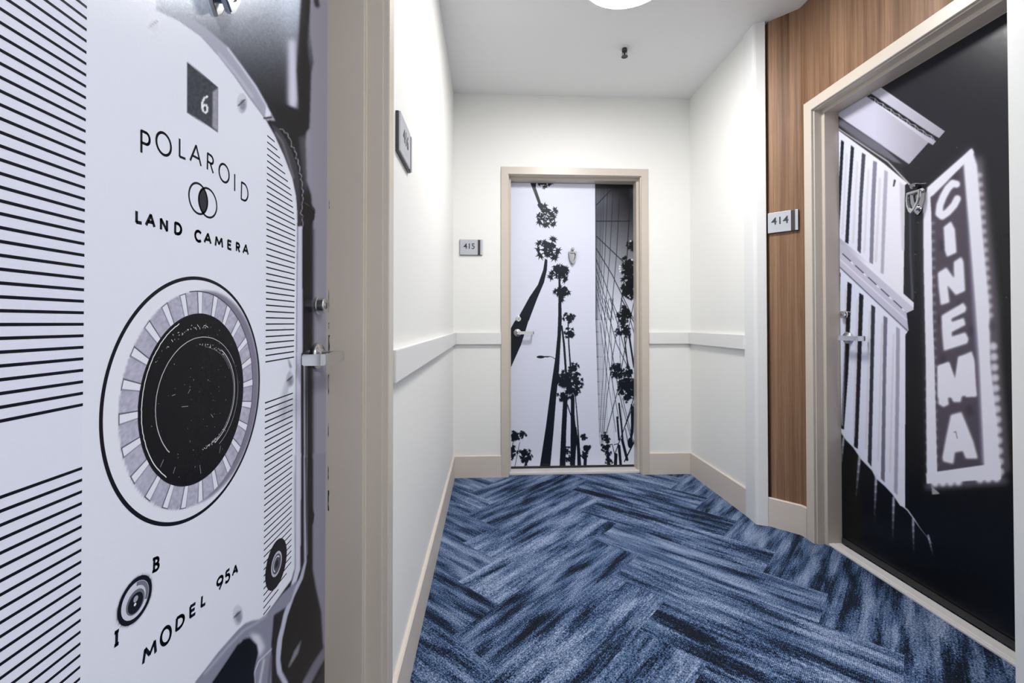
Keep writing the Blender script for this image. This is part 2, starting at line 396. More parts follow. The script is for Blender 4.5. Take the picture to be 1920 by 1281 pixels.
class Canvas:
    def __init__(s, x0, y0, x1, y1, k, bg):
        s.x0, s.y0, s.k = x0, y0, k
        s.w, s.h = int((x1-x0)*k), int((y1-y0)*k)
        s.a = np.zeros((s.h, s.w, 3)); s.a[:] = bg
        s.U, s.V = np.meshgrid(x0+(np.arange(s.w)+.5)/k, y0+(np.arange(s.h)+.5)/k)
    def win(s, pts, pad):
        p = np.array(pts, float)
        i0 = max(0, int((p[:, 0].min()-pad-s.x0)*s.k)); i1 = min(s.w, int((p[:, 0].max()+pad-s.x0)*s.k)+2)
        j0 = max(0, int((p[:, 1].min()-pad-s.y0)*s.k)); j1 = min(s.h, int((p[:, 1].max()+pad-s.y0)*s.k)+2)
        return slice(j0, max(j1, j0)), slice(i0, max(i1, i0))
    def put(s, w, m, col, al=1.):
        m = (m*al)[..., None]; c = np.asarray(col, float) if not callable(col) else col(s.U[w], s.V[w])
        s.a[w] = s.a[w]*(1-m)+c*m
    def pmask(s, w, pts):
        U, V = s.U[w], s.V[w]; m = np.zeros(U.shape, bool); n = len(pts)
        for i in range(n):
            (x1, y1), (x2, y2) = pts[i], pts[(i+1) % n]
            if y1 == y2: continue
            m ^= ((V >= min(y1, y2)) & (V < max(y1, y2)) & (U < x1+(V-y1)*(x2-x1)/(y2-y1)))
        return m.astype(float)
    def poly(s, pts, col, blur=0, al=1.):
        w = s.win(pts, blur*3+1)
        if w[0].stop <= w[0].start or w[1].stop <= w[1].start: return
        m = s.pmask(w, pts)
        if blur: m = gauss(m, blur*s.k)
        s.put(w, m, col, al)
    def line(s, pts, wd, col, blur=0, al=1.):
        ws = wd if isinstance(wd, (list, tuple)) else [wd]*len(pts)
        w = s.win(pts, max(ws)+blur*3+1)
        if w[0].stop <= w[0].start or w[1].stop <= w[1].start: return
        U, V = s.U[w], s.V[w]; m = np.zeros(U.shape)
        for (x1, y1), (x2, y2), w1, w2 in zip(pts, pts[1:], ws, ws[1:]):
            dx, dy = x2-x1, y2-y1; t = np.clip(((U-x1)*dx+(V-y1)*dy)/(dx*dx+dy*dy+1e-9), 0, 1)
            d = np.hypot(U-x1-t*dx, V-y1-t*dy); m = np.maximum(m, np.clip(((w1+(w2-w1)*t)/2-d)*s.k+.5, 0, 1))
        if blur: m = gauss(m, blur*s.k)
        s.put(w, m, col, al)
    def disc(s, x, y, rx, ry, col, blur=0, al=1.):
        s.poly([(x+rx*math.cos(t), y+ry*math.sin(t)) for t in np.linspace(0, 2*math.pi, 36)[:-1]], col, blur, al)
    def sample(s, u, v):
        x = np.clip((u-s.x0)*s.k-.5, 0, s.w-1.001); y = np.clip((v-s.y0)*s.k-.5, 0, s.h-1.001)
        i, j = x.astype(int), y.astype(int); fx, fy = (x-i)[..., None], (y-j)[..., None]
        return (s.a[j, i]*(1-fx)+s.a[j, i+1]*fx)*(1-fy)+(s.a[j+1, i]*(1-fx)+s.a[j+1, i+1]*fx)*fy
def ink(c, gain):
    c = np.clip(c, 1e-4, 1)*gain; return c*np.minimum(1, .90/c.max(-1, keepdims=True))
def print_mesh(name, plane, ss, zs, canvas, mat, parent, overlays=(), gain=1.):
    """the printed sheet: a fine grid carrying the picture's ink colours, crisp inked shapes laid on it"""
    Sg, Zg = np.meshgrid(ss, zs); P = plane.P(Sg, Zg)
    u, v = plane.px(Sg, Zg); C = ink(lin(canvas.sample(u, v)), gain)
    h, w_ = Sg.shape
    V = P.reshape(-1, 3); C = C.reshape(-1, 3)
    ii = (np.arange(h-1)[:, None]*w_+np.arange(w_-1)[None]).ravel()
    Q = np.stack([ii, ii+1, ii+1+w_, ii+w_], 1)
    nrm = np.cross(P[0, 1]-P[0, 0], P[1, 0]-P[0, 0])
    k = 0 if plane.axis == 'x' else 1
    if nrm[k]*plane.front < 0: Q = Q[:, ::-1]
    loops = [Q.ravel()]; sizes = [np.full(len(Q), 4)]; nv = len(V); VV = [V]; CC = [C]
    for pts, col, lay in overlays:      # pts: (s, z) in the printed plane
        pts = np.asarray(pts, float)
        area = .5*np.sum(pts[:, 0]*np.roll(pts[:, 1], -1)-np.roll(pts[:, 0], -1)*pts[:, 1])
        if (area < 0) == ((plane.axis == 'x') == (plane.front > 0)): pts = pts[::-1]
        VV.append(plane.P(pts[:, 0], pts[:, 1], .00008*lay)); CC.append(np.tile(ink(lin(col)[None], gain), (len(pts), 1)))
        loops.append(np.arange(nv, nv+len(pts))); sizes.append(np.array([len(pts)])); nv += len(pts)
    V = np.concatenate(VV); C = np.concatenate(CC); Lp = np.concatenate(loops); Sz = np.concatenate(sizes)
    me = bpy.data.meshes.new(name); me.vertices.add(len(V)); me.vertices.foreach_set('co', V.astype(np.float32).ravel())
    me.loops.add(len(Lp)); me.loops.foreach_set('vertex_index', Lp.astype(np.int32))
    me.polygons.add(len(Sz)); me.polygons.foreach_set('loop_start', np.concatenate([[0], np.cumsum(Sz)[:-1]]).astype(np.int32))
    at = me.attributes.new('print', 'FLOAT_COLOR', 'POINT')
    at.data.foreach_set('color', np.concatenate([np.clip(C, 0, 1), np.ones((len(C), 1))], 1).astype(np.float32).ravel())
    me.materials.append(mat); me.update(calc_edges=True); me.validate()
    o = bpy.data.objects.new(name, me); COL.objects.link(o); o.parent = parent
    return o

rng = np.random.default_rng(5)
# ------------------------------------------------------------------ hardware
def basis(O, A, Nn):
    """local x along the door (lever direction), y up, z out of the door"""
    A, Nn = Vector(A), Vector(Nn); m = Matrix((A, Vector((0, 0, 1)), Nn)).transposed().to_4x4(); m.translation = Vector(O); return m
def lever(O, A, Nn, parent, label):
    B = basis(O, A, Nn)
    bm = bmesh.new()
    # neck and L-shaped grip: neck out, bar along the door, end turned back towards it
    lathe(bm, [(.0, .004), (.011, .004), (.0105, .046), (.0, .046)], B, 24)
    pts = [(-.010, .040), (-.010, .050), (-.004, .0565), (.104, .0565), (.111, .050), (.111, .016), (.104, .014), (.101, .018), (.101, .040), (.096, .0445), (0, .0445)]
    R = Matrix(((1, 0, 0), (0, 0, 1), (0, 1, 0))).to_4x4()
    extr(bm, pts, .021, B @ Matrix.Translation((0, -.0105, 0)) @ R, 0)
    es = [e for e in bm.edges if e.is_manifold and len(e.link_faces) == 2 and e.calc_face_angle(0) > .9]
    bmesh.ops.bevel(bm, geom=es, offset=.0018, segments=2, affect='EDGES')
    o = obj('lever_handle', bm, M_chrome, parent); tag(o, label)
    bm = bmesh.new()
    lathe(bm, [(0, 0), (.0275, 0), (.0275, .006), (.025, .0095), (.016, .0105), (.014, .014), (0, .014)], B, 40)
    obj('rose', bm, M_chrome, o, True)
    return o
def deadbolt(O, A, Nn, parent):
    B = basis(O, A, Nn)
    bm = bmesh.new()
    lathe(bm, [(0, 0), (.0185, 0), (.0185, .005), (.0165, .006), (.0165, .018), (.0155, .020), (.0, .020)], B, 36)
    o = obj('deadbolt', bm, M_chrome, parent); tag(o, 'round chrome lock cylinder above the lever')
    bm = bmesh.new()
    lathe(bm, [(.0, .0202), (.0075, .0202), (.0075, .0212), (0, .0212)], B, 24)
    k = obj('keyway', bm, M_steel, o)
    bm = bmesh.new(); extr(bm, [(-.0012, -.006), (.0012, -.006), (.0012, .006), (-.0012, .006)], .0016, B @ Matrix.Translation((0, 0, .0203)))
    obj('key_slot', bm, M_dark, o)
    return o
def knocker(O, A, Nn, parent, tilt=0.):
    B = basis(O, A, Nn)
    bm = bmesh.new()
    half = [(0, -.072), (.010, -.062), (.020, -.044), (.0265, -.020), (.029, .004), (.029, .020), (.020, .024), (.011, .026)]
    out = half+[(-x, y) for x, y in half[::-1][:-1]]
    extr(bm, out, .005, B, .0018)
    for y, r, t in ((.040, .011, .028), (-.046, .007, .013)):
        lathe(bm, [(0, 0), (r*.95, 0), (r, t*.3), (r, t*.85), (r*.7, t), (0, t)], B @ Matrix.Translation((0, y, 0)), 28)
    o = obj('door_knocker', bm, M_knock, parent); tag(o, 'chrome shield-shaped door knocker')
    bm = bmesh.new()
    oo = [(0, -.068), (.012, -.057), (.0225, -.035), (.028, -.008), (.028, .020)]
    inn = [(0, -.050), (.008, -.043), (.0155, -.026), (.0195, -.006), (.0195, .011)]
    T2 = B @ Matrix.Translation((0, .018, .014)) @ Matrix.Rotation(tilt, 4, 'X') @ Matrix.Translation((0, -.018, 0))
    O2 = oo+[(-x, y) for x, y in oo[::-1][:-1]]; I2 = inn+[(-x, y) for x, y in inn[::-1][:-1]]
    n = len(O2); L = []
    for z in (0, .009):
        L.append([bm.verts.new((x, y, z)) for x, y in O2]); L.append([bm.verts.new((x, y, z)) for x, y in I2])
    for i in range(n):
        j = (i+1) % n
        bm.faces.new((L[0][i], L[1][i], L[1][j], L[0][j])); bm.faces.new((L[2][i], L[2][j], L[3][j], L[3][i]))
        bm.faces.new((L[0][i], L[0][j], L[2][j], L[2][i])); bm.faces.new((L[1][i], L[3][i], L[3][j], L[1][j]))
    bmesh.ops.recalc_face_normals(bm, faces=bm.faces)
    es = [e for e in bm.edges if e.calc_face_angle(0) > 1.2]
    bmesh.ops.bevel(bm, geom=es, offset=.002, segments=2, affect='EDGES')
    bmesh.ops.transform(bm, matrix=T2, verts=bm.verts)
    obj('striker_ring', bm, M_knock, o)
    bm = bmesh.new()
    lathe(bm, [(0, -.030), (.0055, -.030), (.0055, .030), (0, .030)], B @ Matrix.Translation((0, .018, .014)) @ Matrix.Rotation(math.pi/2, 4, 'Y'), 20)
    obj('hinge_pin', bm, M_chrome, o)
    return o
def leaf(name, x0, x1, y0, y1, label):
    bm = bmesh.new(); box(bm, x0, x1, y0, y1, .014, 2.026, .0008)
    d = st(name, bm, M_edge, label)
    return d

# ================================================================== DOOR 416 : vintage camera print
d1 = leaf('door_1', XD416-.045, XD416-.0006, .101, 1.0135, 'near left door covered with a black and white picture of a vintage camera')
PL = Plane('x', XD416, 1)
def ufit(pts):
    """axis-aligned ellipse through photo points, in the printed plane"""
    a, z = PL.un(np.array([p[0] for p in pts]), np.array([p[1] for p in pts]))
    am, zm = a.mean(), z.mean(); x, y = a-am, z-zm
    A = np.stack([x*x, y*y, x, y], 1); q = np.linalg.lstsq(A, np.ones(len(x)), rcond=None)[0]
    cx, cy = -q[2]/2/q[0], -q[3]/2/q[1]; g = 1+q[0]*cx*cx+q[1]*cy*cy
    return cx+am, cy+zm, math.sqrt(g/q[0]), math.sqrt(g/q[1])
def ell(e, n=96, s=1., da=0, dz=0, t0=0, t1=2*math.pi):
    t = np.linspace(t0, t1, n, endpoint=False) if t1-t0 > 6.2 else np.linspace(t0, t1, n)
    return np.stack([e[0]+da+e[2]*s*np.cos(t), e[1]+dz+e[3]*s*np.sin(t)], 1)
OV = []
BLK = (20, 22, 30)
def upts(pts):
    a, z = PL.un(np.array([p[0] for p in pts], float), np.array([p[1] for p in pts], float)); return np.stack([a, z], 1)
def stroke(P, wd, col, lay, closed=False, flat=False):
    """ribbon of constant width along a polyline in the printed plane"""
    P = np.asarray(P, float); n = len(P)
    if closed: T_ = np.roll(P, -1, 0)-np.roll(P, 1, 0)
    else: T_ = np.gradient(P, axis=0)
    T_ /= np.linalg.norm(T_, axis=1)[:, None]+1e-12; Nn = np.stack([-T_[:, 1], T_[:, 0]], 1)
    wd = np.broadcast_to(np.asarray(wd, float), (n,))[:, None]/2
    a, b = P+Nn*wd, P-Nn*wd
    for i in range(n if closed else n-1):
        j = (i+1) % n; OV.append(([a[i], a[j], b[j], b[i]], col, lay))
def seg(p, q, wd, col, lay):
    p, q = np.array(p, float), np.array(q, float); d = q-p; L_ = np.linalg.norm(d)+1e-12; d /= L_; n = np.array([-d[1], d[0]])*wd/2
    c = [p-n-d*wd*.15, q-n+d*wd*.15, q+n+d*wd*.15, p+n-d*wd*.15]; OV.append((c, col, lay))
# --- soft layer
W416 = (214, 217, 230)
cv = Canvas(0, 0, 640, 1281, 1.5, W416)
U, V = cv.U, cv.V
# stripe panels are a hair darker
xl = 163-13*(V/1281)
mk = 1/(1+np.exp((U-xl)/1.2)); mk = mk*.75
cv.a = cv.a*(1-mk[..., None])+np.array((200, 203, 219.))*mk[..., None]
def Z2(p): return [(300+x/3, y/3) for x, y in p]
def Z4(p): return [(300+x/3, 427+y/3) for x, y in p]
def Z6(p): return [(300+x/3, 854+y/3) for x, y in p]
def Z5(p): return [(x/3, 854+y/3) for x, y in p]
cv.line([(500, 262), (497, 520), (494, 900), (493, 1150)], 1.2, (198, 201, 215), .8)
plate_edge = Z2([(-20, 60), (110, 120), (230, 205), (330, 315), (420, 430), (500, 545), (590, 665), (650, 770), (700, 880), (745, 1000), (765, 1100), (775, 1200)])+Z4([(772, 0), (770, 300), (765, 800), (763, 1281)])+Z6([(757, 100), (755, 640), (740, 700), (700, 755), (600, 895), (560, 925), (520, 932), (480, 948), (440, 985), (330, 1110), (190, 1290)])
outer = plate_edge+[(640, 1290), (660, 1290), (660, -40), (290, -40)]
# chrome top / background beyond the face plate; top paled by painted lamp glare
def bgc(u, v):
    t = np.clip(v/235, 0, 1)[..., None]
    k_ = (1-t)**1.7; c = np.array((176, 184, 200.))*k_+np.array((20, 21, 27.))*(1-k_)
    hi = np.exp(-((u-545)/22)**2)[..., None]*np.clip(1-v/110, 0, 1)[..., None]
    c = c*(1-hi*.5)+np.array((196, 208, 230.))*hi*.5
    return c
cv.poly(outer, bgc, .8)
nz = gauss(rng.normal(0, 1, cv.U.shape), 1.0)*22
msk = cv.pmask((slice(None), slice(None)), outer)*np.clip(1.1-V/190, 0, 1)
cv.a += (nz*msk)[..., None]
cv.line(Z2([(742, 240), (746, 400), (748, 560), (746, 660)]), [14, 18, 20, 12], (190, 190, 208), 4)
cv.disc(300+525/3, 42, 7, 9, (120, 126, 140), 3, .7)
# black body beyond the rim
cv.poly(Z2([(795, -20), (850, -20), (830, 250), (835, 330), (845, 400), (840, 600), (825, 760), (820, 1000), (800, 1150), (790, 700), (770, 400)]), (14, 14, 18), 2)
cv.poly(Z2([(600, 560), (740, 600), (840, 640), (830, 1290), (800, 1290), (795, 1000), (745, 800), (690, 700)]), (20, 21, 26), 2)
cv.poly(Z4([(800, -10), (862, -10), (862, 1300), (822, 1300), (795, 700)]), (15, 14, 18), .8)
cv.poly(Z6([(800, -10), (858, -10), (862, 700), (905, 860), (890, 1000), (935, 1140), (940, 1300), (700, 1300), (660, 1150), (700, 900), (800, 660)]), (14, 14, 18), 1)
# lavender strip by the edge of the door
cv.poly(Z2([(850, -20), (960, -20), (960, 1290), (862, 1290), (850, 1100), (825, 1020), (818, 800), (822, 745), (840, 720), (850, 420), (862, 350), (845, 180)]), (150, 148, 163), 1.6)
cv.poly(Z4([(862, -10), (960, -10), (960, 1300), (860, 1300)]), (150, 148, 165), 3)
cv.poly(Z6([(860, -10), (960, -10), (960, 1050), (935, 1120), (915, 1060), (905, 880), (875, 740), (858, 640)]), (140, 139, 156), 1.5)
cv.poly(Z2([(780, 770), (825, 760), (838, 900), (830, 1050), (815, 1100)]), (128, 126, 142), 3, .45)
cv.poly(Z2([(805, 1135), (850, 1150), (873, 1180), (868, 1235), (850, 1255), (805, 1200)]), (14, 14, 18), .7)
cv.line(Z2([(808, 1140), (850, 1162), (866, 1185)]), 1, (90, 92, 100), .4)
cv.line(Z2([(875, -10), (885, 30)]), 8, (30, 30, 38), 2)
cv.poly(Z6([(838, 310), (858, 300), (868, 330), (862, 380), (845, 405), (835, 390)]), (12, 12, 16), .7)
# gleam and diagonal strap bottom right
cv.line(Z6([(795, 1040), (765, 1110), (725, 1190)]), [1, 9, 3], (120, 122, 132), 1.5)
cv.line(Z6([(945, 1080), (880, 1180), (820, 1290)]), 16, (118, 116, 132), 2)
cv.line(Z6([(940, 1180), (880, 1290)]), 8, (40, 40, 50), 1)
# rim of the plate: broad metal band at the top, knurled dark band further down
def off_(p, d):
    p = np.array(p, float); t = np.gradient(p, axis=0); t /= np.linalg.norm(t, axis=1)[:, None]; n = np.stack([t[:, 1], -t[:, 0]], 1)
    return p+n*np.asarray(d)[:, None]
e_in = np.array(Z2([(110, 120), (230, 205), (330, 315), (420, 430), (500, 545), (560, 628), (600, 680)]))
e_out = np.array(Z2([(90, 60), (250, 150), (380, 262), (460, 368), (540, 480), (600, 590), (650, 680)]))
cv.poly(list(map(tuple, e_in))+list(map(tuple, e_out[::-1])), (150, 151, 168), 1.1)
cv.line(Z2([(380, 270), (460, 378), (540, 490), (600, 596)]), 3, (196, 198, 214), 1.2)
cv.line(Z2([(330, 300), (430, 420), (520, 545)]), 5, (168, 168, 186), 1.4)
cv.poly(Z2([(598, 590), (625, 640), (618, 660), (590, 664)]), (210, 212, 226), 1)
cv.line(Z2([(585, 665), (625, 660)]), 3, (20, 20, 24), .8)
cv.line(Z2([(618, 680), (660, 712), (640, 740)]), 3, (25, 25, 30), .8)
cv.poly(Z2([(625, 695), (665, 720), (705, 780), (745, 860), (770, 930), (785, 1020), (795, 1290), (775, 1290), (768, 1100), (745, 1000), (700, 880), (650, 770)]), (52, 52, 60), .8)
cv.line(Z2([(650, 745), (690, 800), (722, 900), (750, 1000)]), 3, (110, 110, 122), 1.6)
kn = Z2([(672, 725), (700, 745), (722, 770), (738, 825), (757, 850), (764, 890), (776, 920), (784, 975), (792, 1010), (797, 1060), (800, 1100), (797, 1150), (790, 1200), (800, 1240), (797, 1290)])
for (x1, y1), (x2, y2) in zip(kn, kn[1:]):
    cv.line([(x1, y1), ((x1+x2)/2+2.6, (y1+y2)/2-2), (x2, y2)], 1.1, (176, 178, 190), .4)
cv.line(Z2([(775, 1130), (785, 1180), (778, 1290)])+Z4([(775, 60)]), 1.6, (28, 28, 34), .5)
# the pale rim strip down the side
cv.poly(Z4([(772, -6), (800, -10), (802, 700), (790, 720), (768, 720)]), (186, 187, 210), .7)
cv.line(Z4([(775, -5), (771, 300), (768, 800), (764, 1285)]), 1.3, (112, 114, 132), .3)
cv.poly(Z4([(768, 700), (795, 700), (795, 1290), (764, 1290)]), (186, 188, 208), .6)
cv.line(Z4([(797, 740), (799, 1290)])+Z6([(798, 0), (800, 600), (785, 670)]), 2.6, (14, 14, 20), .5)
cv.line(Z4([(812, 745), (814, 1290)])+Z6([(812, 0), (815, 350), (818, 600), (795, 690), (745, 790), (705, 900), (675, 1030), (662, 1150), (672, 1220), (710, 1290)]), [3, 3, 3, 4, 5, 7, 8, 9, 9, 10, 10, 10], (170, 172, 192), .8)
cv.line(Z4([(826, 780), (828, 1290)])+Z6([(826, 0), (828, 300), (828, 560)]), 1.4, (120, 120, 138), .4)
cv.poly(Z6([(757, -10), (795, -10), (790, 640), (765, 720), (735, 740), (752, 660)]), (190, 191, 210), .7)
cv.line(Z6([(762, 0), (760, 640), (745, 700)]), 1.2, (96, 98, 116), .3)
# lower metal bracket and the black bellows opening
cv.poly(Z6([(735, 735), (770, 705), (738, 815), (660, 915), (640, 960), (628, 1060), (640, 1290), (540, 1290), (520, 1150), (490, 1050), (440, 1060), (290, 1290), (190, 1290), (330, 1105), (440, 980), (480, 945), (520, 930), (560, 925), (600, 892), (680, 790)]), (122, 124, 142), .8)
cv.poly(Z6([(640, 900), (700, 860), (680, 960), (650, 1060), (655, 1290), (628, 1290), (628, 1060)]), (26, 26, 32), 1)
cv.line(Z6([(600, 900), (540, 945), (470, 985), (380, 1080), (250, 1230)]), 3, (160, 162, 178), 1.5)
cv.poly(Z6([(505, 1000), (560, 1010), (590, 1080), (560, 1140), (545, 1100)]), (190, 192, 205), 3)
cv.poly(Z6([(470, 1035), (505, 1025), (545, 1065), (552, 1110), (530, 1200), (530, 1290), (285, 1290), (400, 1130)]), (12, 12, 18), .9)
cv.line(Z6([(628, 1090), (555, 1160), (532, 1220), (535, 1290)]), 1.4, (215, 216, 226), .5)
cv.line(Z6([(585, 1150), (560, 1290)]), 4, (176, 178, 190), 1.2)
cv.line(Z6([(625, 1130), (610, 1290)]), 4, (90, 90, 104), 1.2)
# dial: pale halo, grey metal ring, shadow side
E_ring = ufit([(320, 532), (290, 553), (246.7, 600.3), (210, 673.7), (193, 740), (186.9, 793.7), (191.7, 843.7), (193.3, 854), (216.7, 914), (246.7, 954), (286.7, 982), (316.7, 984.5), (366.7, 967.3), (410, 930.7), (456.7, 854), (485, 710), (473.3, 620.3), (443.3, 563.7), (410, 533.7), (366.7, 521)])
E_sil = ufit([(366.7, 548.7), (474, 710), (220, 787), (333, 956.7), (273, 607), (446.7, 600), (416.7, 904), (462, 800), (243, 880), (225, 730)])
E_dsk = ufit([(261.7, 755), (373.3, 590.5), (456, 710), (333.3, 912), (300, 640.3), (433.3, 627), (433.3, 827), (285, 870), (262, 800)])
E_a = ufit([(290, 760), (366.7, 638), (444, 727), (410, 833.7), (300, 820), (315, 680), (425, 650)])
def epx(pts): 
    u, v = PL.px(pts[:, 0], pts[:, 1]); return list(zip(u, v))
cv.poly(epx(ell(E_ring, s=.985)), (226, 228, 240), 3)
cv.poly(epx(ell(E_sil, s=1.02, da=.018)), (112, 110, 128), 2.5)
cv.poly(epx(ell(E_sil)), (160, 159, 178), .8)
ns = gauss(rng.normal(0, 1, U.shape), 2.2)*45
w_ = cv.pmask((slice(None), slice(None)), epx(ell(E_sil))); cv.a += (ns*w_)[..., None]
# screws
for x, y, rx, ry, lt in ((453, 192, 8, 17, 0), (543, 710, 6, 13, 0), (445, 1152, 8, 17, 0), (287, 44, 13, 22, 1)):
    cv.disc(x+1, y+2, rx*1.1, ry*1.1, (196, 198, 212) if lt else (150, 152, 166), 1.6)
    cv.disc(x, y, rx, ry, (226, 228, 238) if lt else (184, 186, 200), .8)
    cv.disc(x+2, y+5, rx*.7, ry*.6, (200, 202, 214) if lt else (128, 130, 146), 1.2)
    cv.line([(x-rx*.75, y+ry*.35), (x+rx*.75, y-ry*.3)], 2.2, (150, 150, 160) if lt else (50, 52, 62), .5)
cv.line([(545, 688), (540, 672)], [5, 1], (120, 122, 140), 1)
cv.line([(540, 724), (533, 775), (528, 800)], [4, 9, 3], (150, 153, 172), 3, .5)
# small red-window knobs
E_b1 = ufit([(284.5, 1094), (263, 1080.5), (221, 1146), (235, 1174.5), (272, 1143), (237, 1103), (226.5, 1120)])
cv.poly(epx(ell(E_b1, s=1.12)), (176, 178, 192), 2, .6)
cv.poly(epx(ell(E_b1)), (22, 23, 32), .6)
cv.poly(epx(ell(E_b1, s=.80)), (196, 198, 210), .8)
cv.poly(epx(ell(E_b1, s=.80, t0=-.6, t1=1.2)), (110, 112, 124), 2)
cv.poly(epx(ell(E_b1, s=.50, dz=-.003)), (60, 62, 72), .8)
cv.poly(epx(ell(E_b1, s=.42, dz=-.003)), (28, 29, 36), .8)
cv.disc(251, 1136, .1, .1, (150, 152, 164), 1.5); 
E_b2 = ufit([(528, 1008.5), (537, 1030), (498, 1065), (507, 1106.5), (527, 1087), (512, 1024)])
b2 = epx(ell(E_b2))
# shading of the counter window
cw = [(350.7, 115.5), (409, 163.5), (408.5, 248.5), (350.7, 211)]
cv.poly(cw, (58, 60, 68), .6); cv.poly([(399, 172), (409, 165), (408.5, 247), (398, 238)], (138, 138, 152), 1)
cv.line([(388.5, 181), (383, 184), (379.5, 192), (379, 201), (381, 208.5), (385, 211.5), (388.5, 208), (389, 202), (386.5, 197.5), (382.5, 197), (380, 200)], 3.6, (236, 238, 246), .25)
cv.a += (gauss(rng.normal(0, 1, U.shape), 1.8)*22*cv.pmask((slice(None), slice(None)), cw))[..., None]
cv.a += gauss(rng.normal(0, 1, U.shape), 14)[..., None]*6
# --- crisp layer: stripes
def zs_at(u, v): a, z = PL.un(np.array([u]), np.array([v])); return float(a[0]), float(z[0])
SW = .0026
ys = [13.3+21.2*k for k in range(20)]+[436+21.52*k for k in range(16)]
for k, y in enumerate(ys):
    a, z = zs_at(163-13*y/1281, y); dz = -.0004 if y < 200 else 0
    OV.append(([(.112, z-SW/2), (a, z-SW/2+dz), (a, z+SW/2+dz), (.112, z+SW/2)], BLK, 1))
for k in range(30):
    y = 878+21.9*k; a, z = zs_at(163-13*min(y, 1281)/1281, y)
    OV.append(([(.112, z-SW/2), (a, z-SW/2), (a, z+SW/2), (.112, z+SW/2)], BLK, 1))
for k in range(1, 40):
    y = 13.3-20.8*k; a, z = zs_at(163, y)
    OV.append(([(.112, z-SW/2), (a, z-SW/2), (a, z+SW/2), (.112, z+SW/2)], BLK, 1))
yr = [254.3+11.75*k for k in range(15)]
yr += [429.7+11.87*k for k in range(22)]
for y in yr:
    a0, z = zs_at(501-3.5*min(1, max(0, (y-254)/440)), y)
    if y < 330: ur = 513+(y-254)*.43
    elif y < 400: ur = 545+(y-330)*.115
    else: ur = 552.5-1.0*(y-400)/300
    # stop at the plate edge: walk along the row
    a1, _ = PL.un(np.array([ur]), np.array([600.])); sw = .0022
    OV.append(([(a0, z-sw/2), (float(a1[0]), z-sw/2), (float(a1[0]), z+sw/2), (a0, z+sw/2)], BLK, 1))
y = 756.; k = 0
while y < 1160:
    a0, z = zs_at(496.7-3*(y-756)/400, y); ur = 549.8-1.5*(y-756)/350
    if y > 1128: ur = 541-(y-1128)*1.25
    a1, _ = PL.un(np.array([ur]), np.array([600.])); sw = .0022
    if float(a1[0]) > a0+.01: OV.append(([(a0, z-sw/2), (float(a1[0]), z-sw/2), (float(a1[0]), z+sw/2), (a0, z+sw/2)], BLK, 1))
    y += 12.03
# dark round knob over the stripes
OV.append((ell(E_b2), (20, 21, 28), 2)); OV.append((ell(E_b2, s=.50, n=40), (168, 170, 184), 3)); OV.append((ell(E_b2, s=.40, n=40), (70, 72, 84), 4))
stroke(ell(E_b2, s=.30, n=24, t0=.6, t1=4.2), .0022, (190, 192, 204), 5); OV.append((ell(E_b2, s=.16, n=24), (30, 30, 38), 5))
OV.append((ell(E_b1), (20, 21, 30), 1)); OV.append((ell(E_b1, s=.80), (188, 190, 204), 2))
OV.append((np.concatenate([ell(E_b1, n=24, s=.78, t0=-.5, t1=1.5), ell(E_b1, n=24, s=.60, t0=-.5, t1=1.5)[::-1]]), (104, 106, 120), 3))
OV.append((ell(E_b1, s=.54, dz=-.002), (96, 98, 110), 3)); OV.append((ell(E_b1, s=.44, dz=-.003), (26, 27, 34), 4))
OV.append((ell(E_b1, n=16, s=.14, dz=.001), (150, 152, 164), 5)); OV.append((ell(E_b1, n=16, s=.07, dz=-.004, da=-.001), (230, 232, 240), 6))
# dial rings, ribs
stroke(ell(E_ring, n=140), .0042, BLK, 1, True)
pa, pz = zs_at(375.3, 570.3); T0 = math.atan2((pz-E_sil[1])/E_sil[3], (pa-E_sil[0])/E_sil[2])
for i in range(24):
    t = T0+2*math.pi*i/24
    def rp(t, f):
        p = np.array([E_dsk[0]+E_dsk[2]*math.cos(t), E_dsk[1]+E_dsk[3]*math.sin(t)])
        q = np.array([E_sil[0]+E_sil[2]*math.cos(t), E_sil[1]+E_sil[3]*math.sin(t)]); return p+(q-p)*f
    left = math.cos(t) < -.1
    OV.append(([rp(t-.040, -.03), rp(t-.048, 1.0), rp(t+.050, 1.0), rp(t+.042, -.03)], (132, 131, 150), 1))
    OV.append(([rp(t-.028, -.03), rp(t-.032, .985), rp(t+.036, .985), rp(t+.030, -.03)], (214, 215, 228), 2))
    sd = -.036 if left else .040
    seg(rp(t+sd, 0), rp(t+sd, .97), .0010, (84, 83, 98), 3)
    if left: seg(rp(t-.04, .97), rp(t+.04, .97), .0009, (100, 99, 114), 3)
stroke(ell(E_sil, n=100, s=1.003, t0=-.95, t1=1.75), .0011, (60, 61, 72), 3)
OV.append((ell(E_dsk, n=120, s=1.012, da=-.001), (22, 22, 27), 3)); OV.append((ell(E_dsk, n=120, s=.992), (19, 19, 23), 4))
def wig(e, n, s, amp, **k):
    P = ell(e, n=n, s=s, **k); return P+rng.normal(0, amp, P.shape)
stroke(wig(E_dsk, 60, .975, .0002, t0=2.0, t1=4.05, da=.0), .0011, (206, 208, 214), 5)
stroke(wig(E_a, 80, 1.0, .0001, t0=.2, t1=3.9), np.linspace(.0005, .0010, 80), (190, 192, 198), 5)
stroke(wig(E_a, 50, 1.0, .0001, t0=-1.1, t1=.5), .0007, (150, 152, 160), 5)
stroke(wig(E_a, 50, .90, .0001, t0=-1.2, t1=1.0), .0011, (196, 198, 204), 5)
stroke(wig(E_a, 50, .865, .0001, t0=-1.1, t1=.9), .0006, (150, 152, 160), 5)
stroke(wig(E_a, 40, .83, .0003, t0=.5, t1=1.5), .0005, (120, 122, 128), 5)
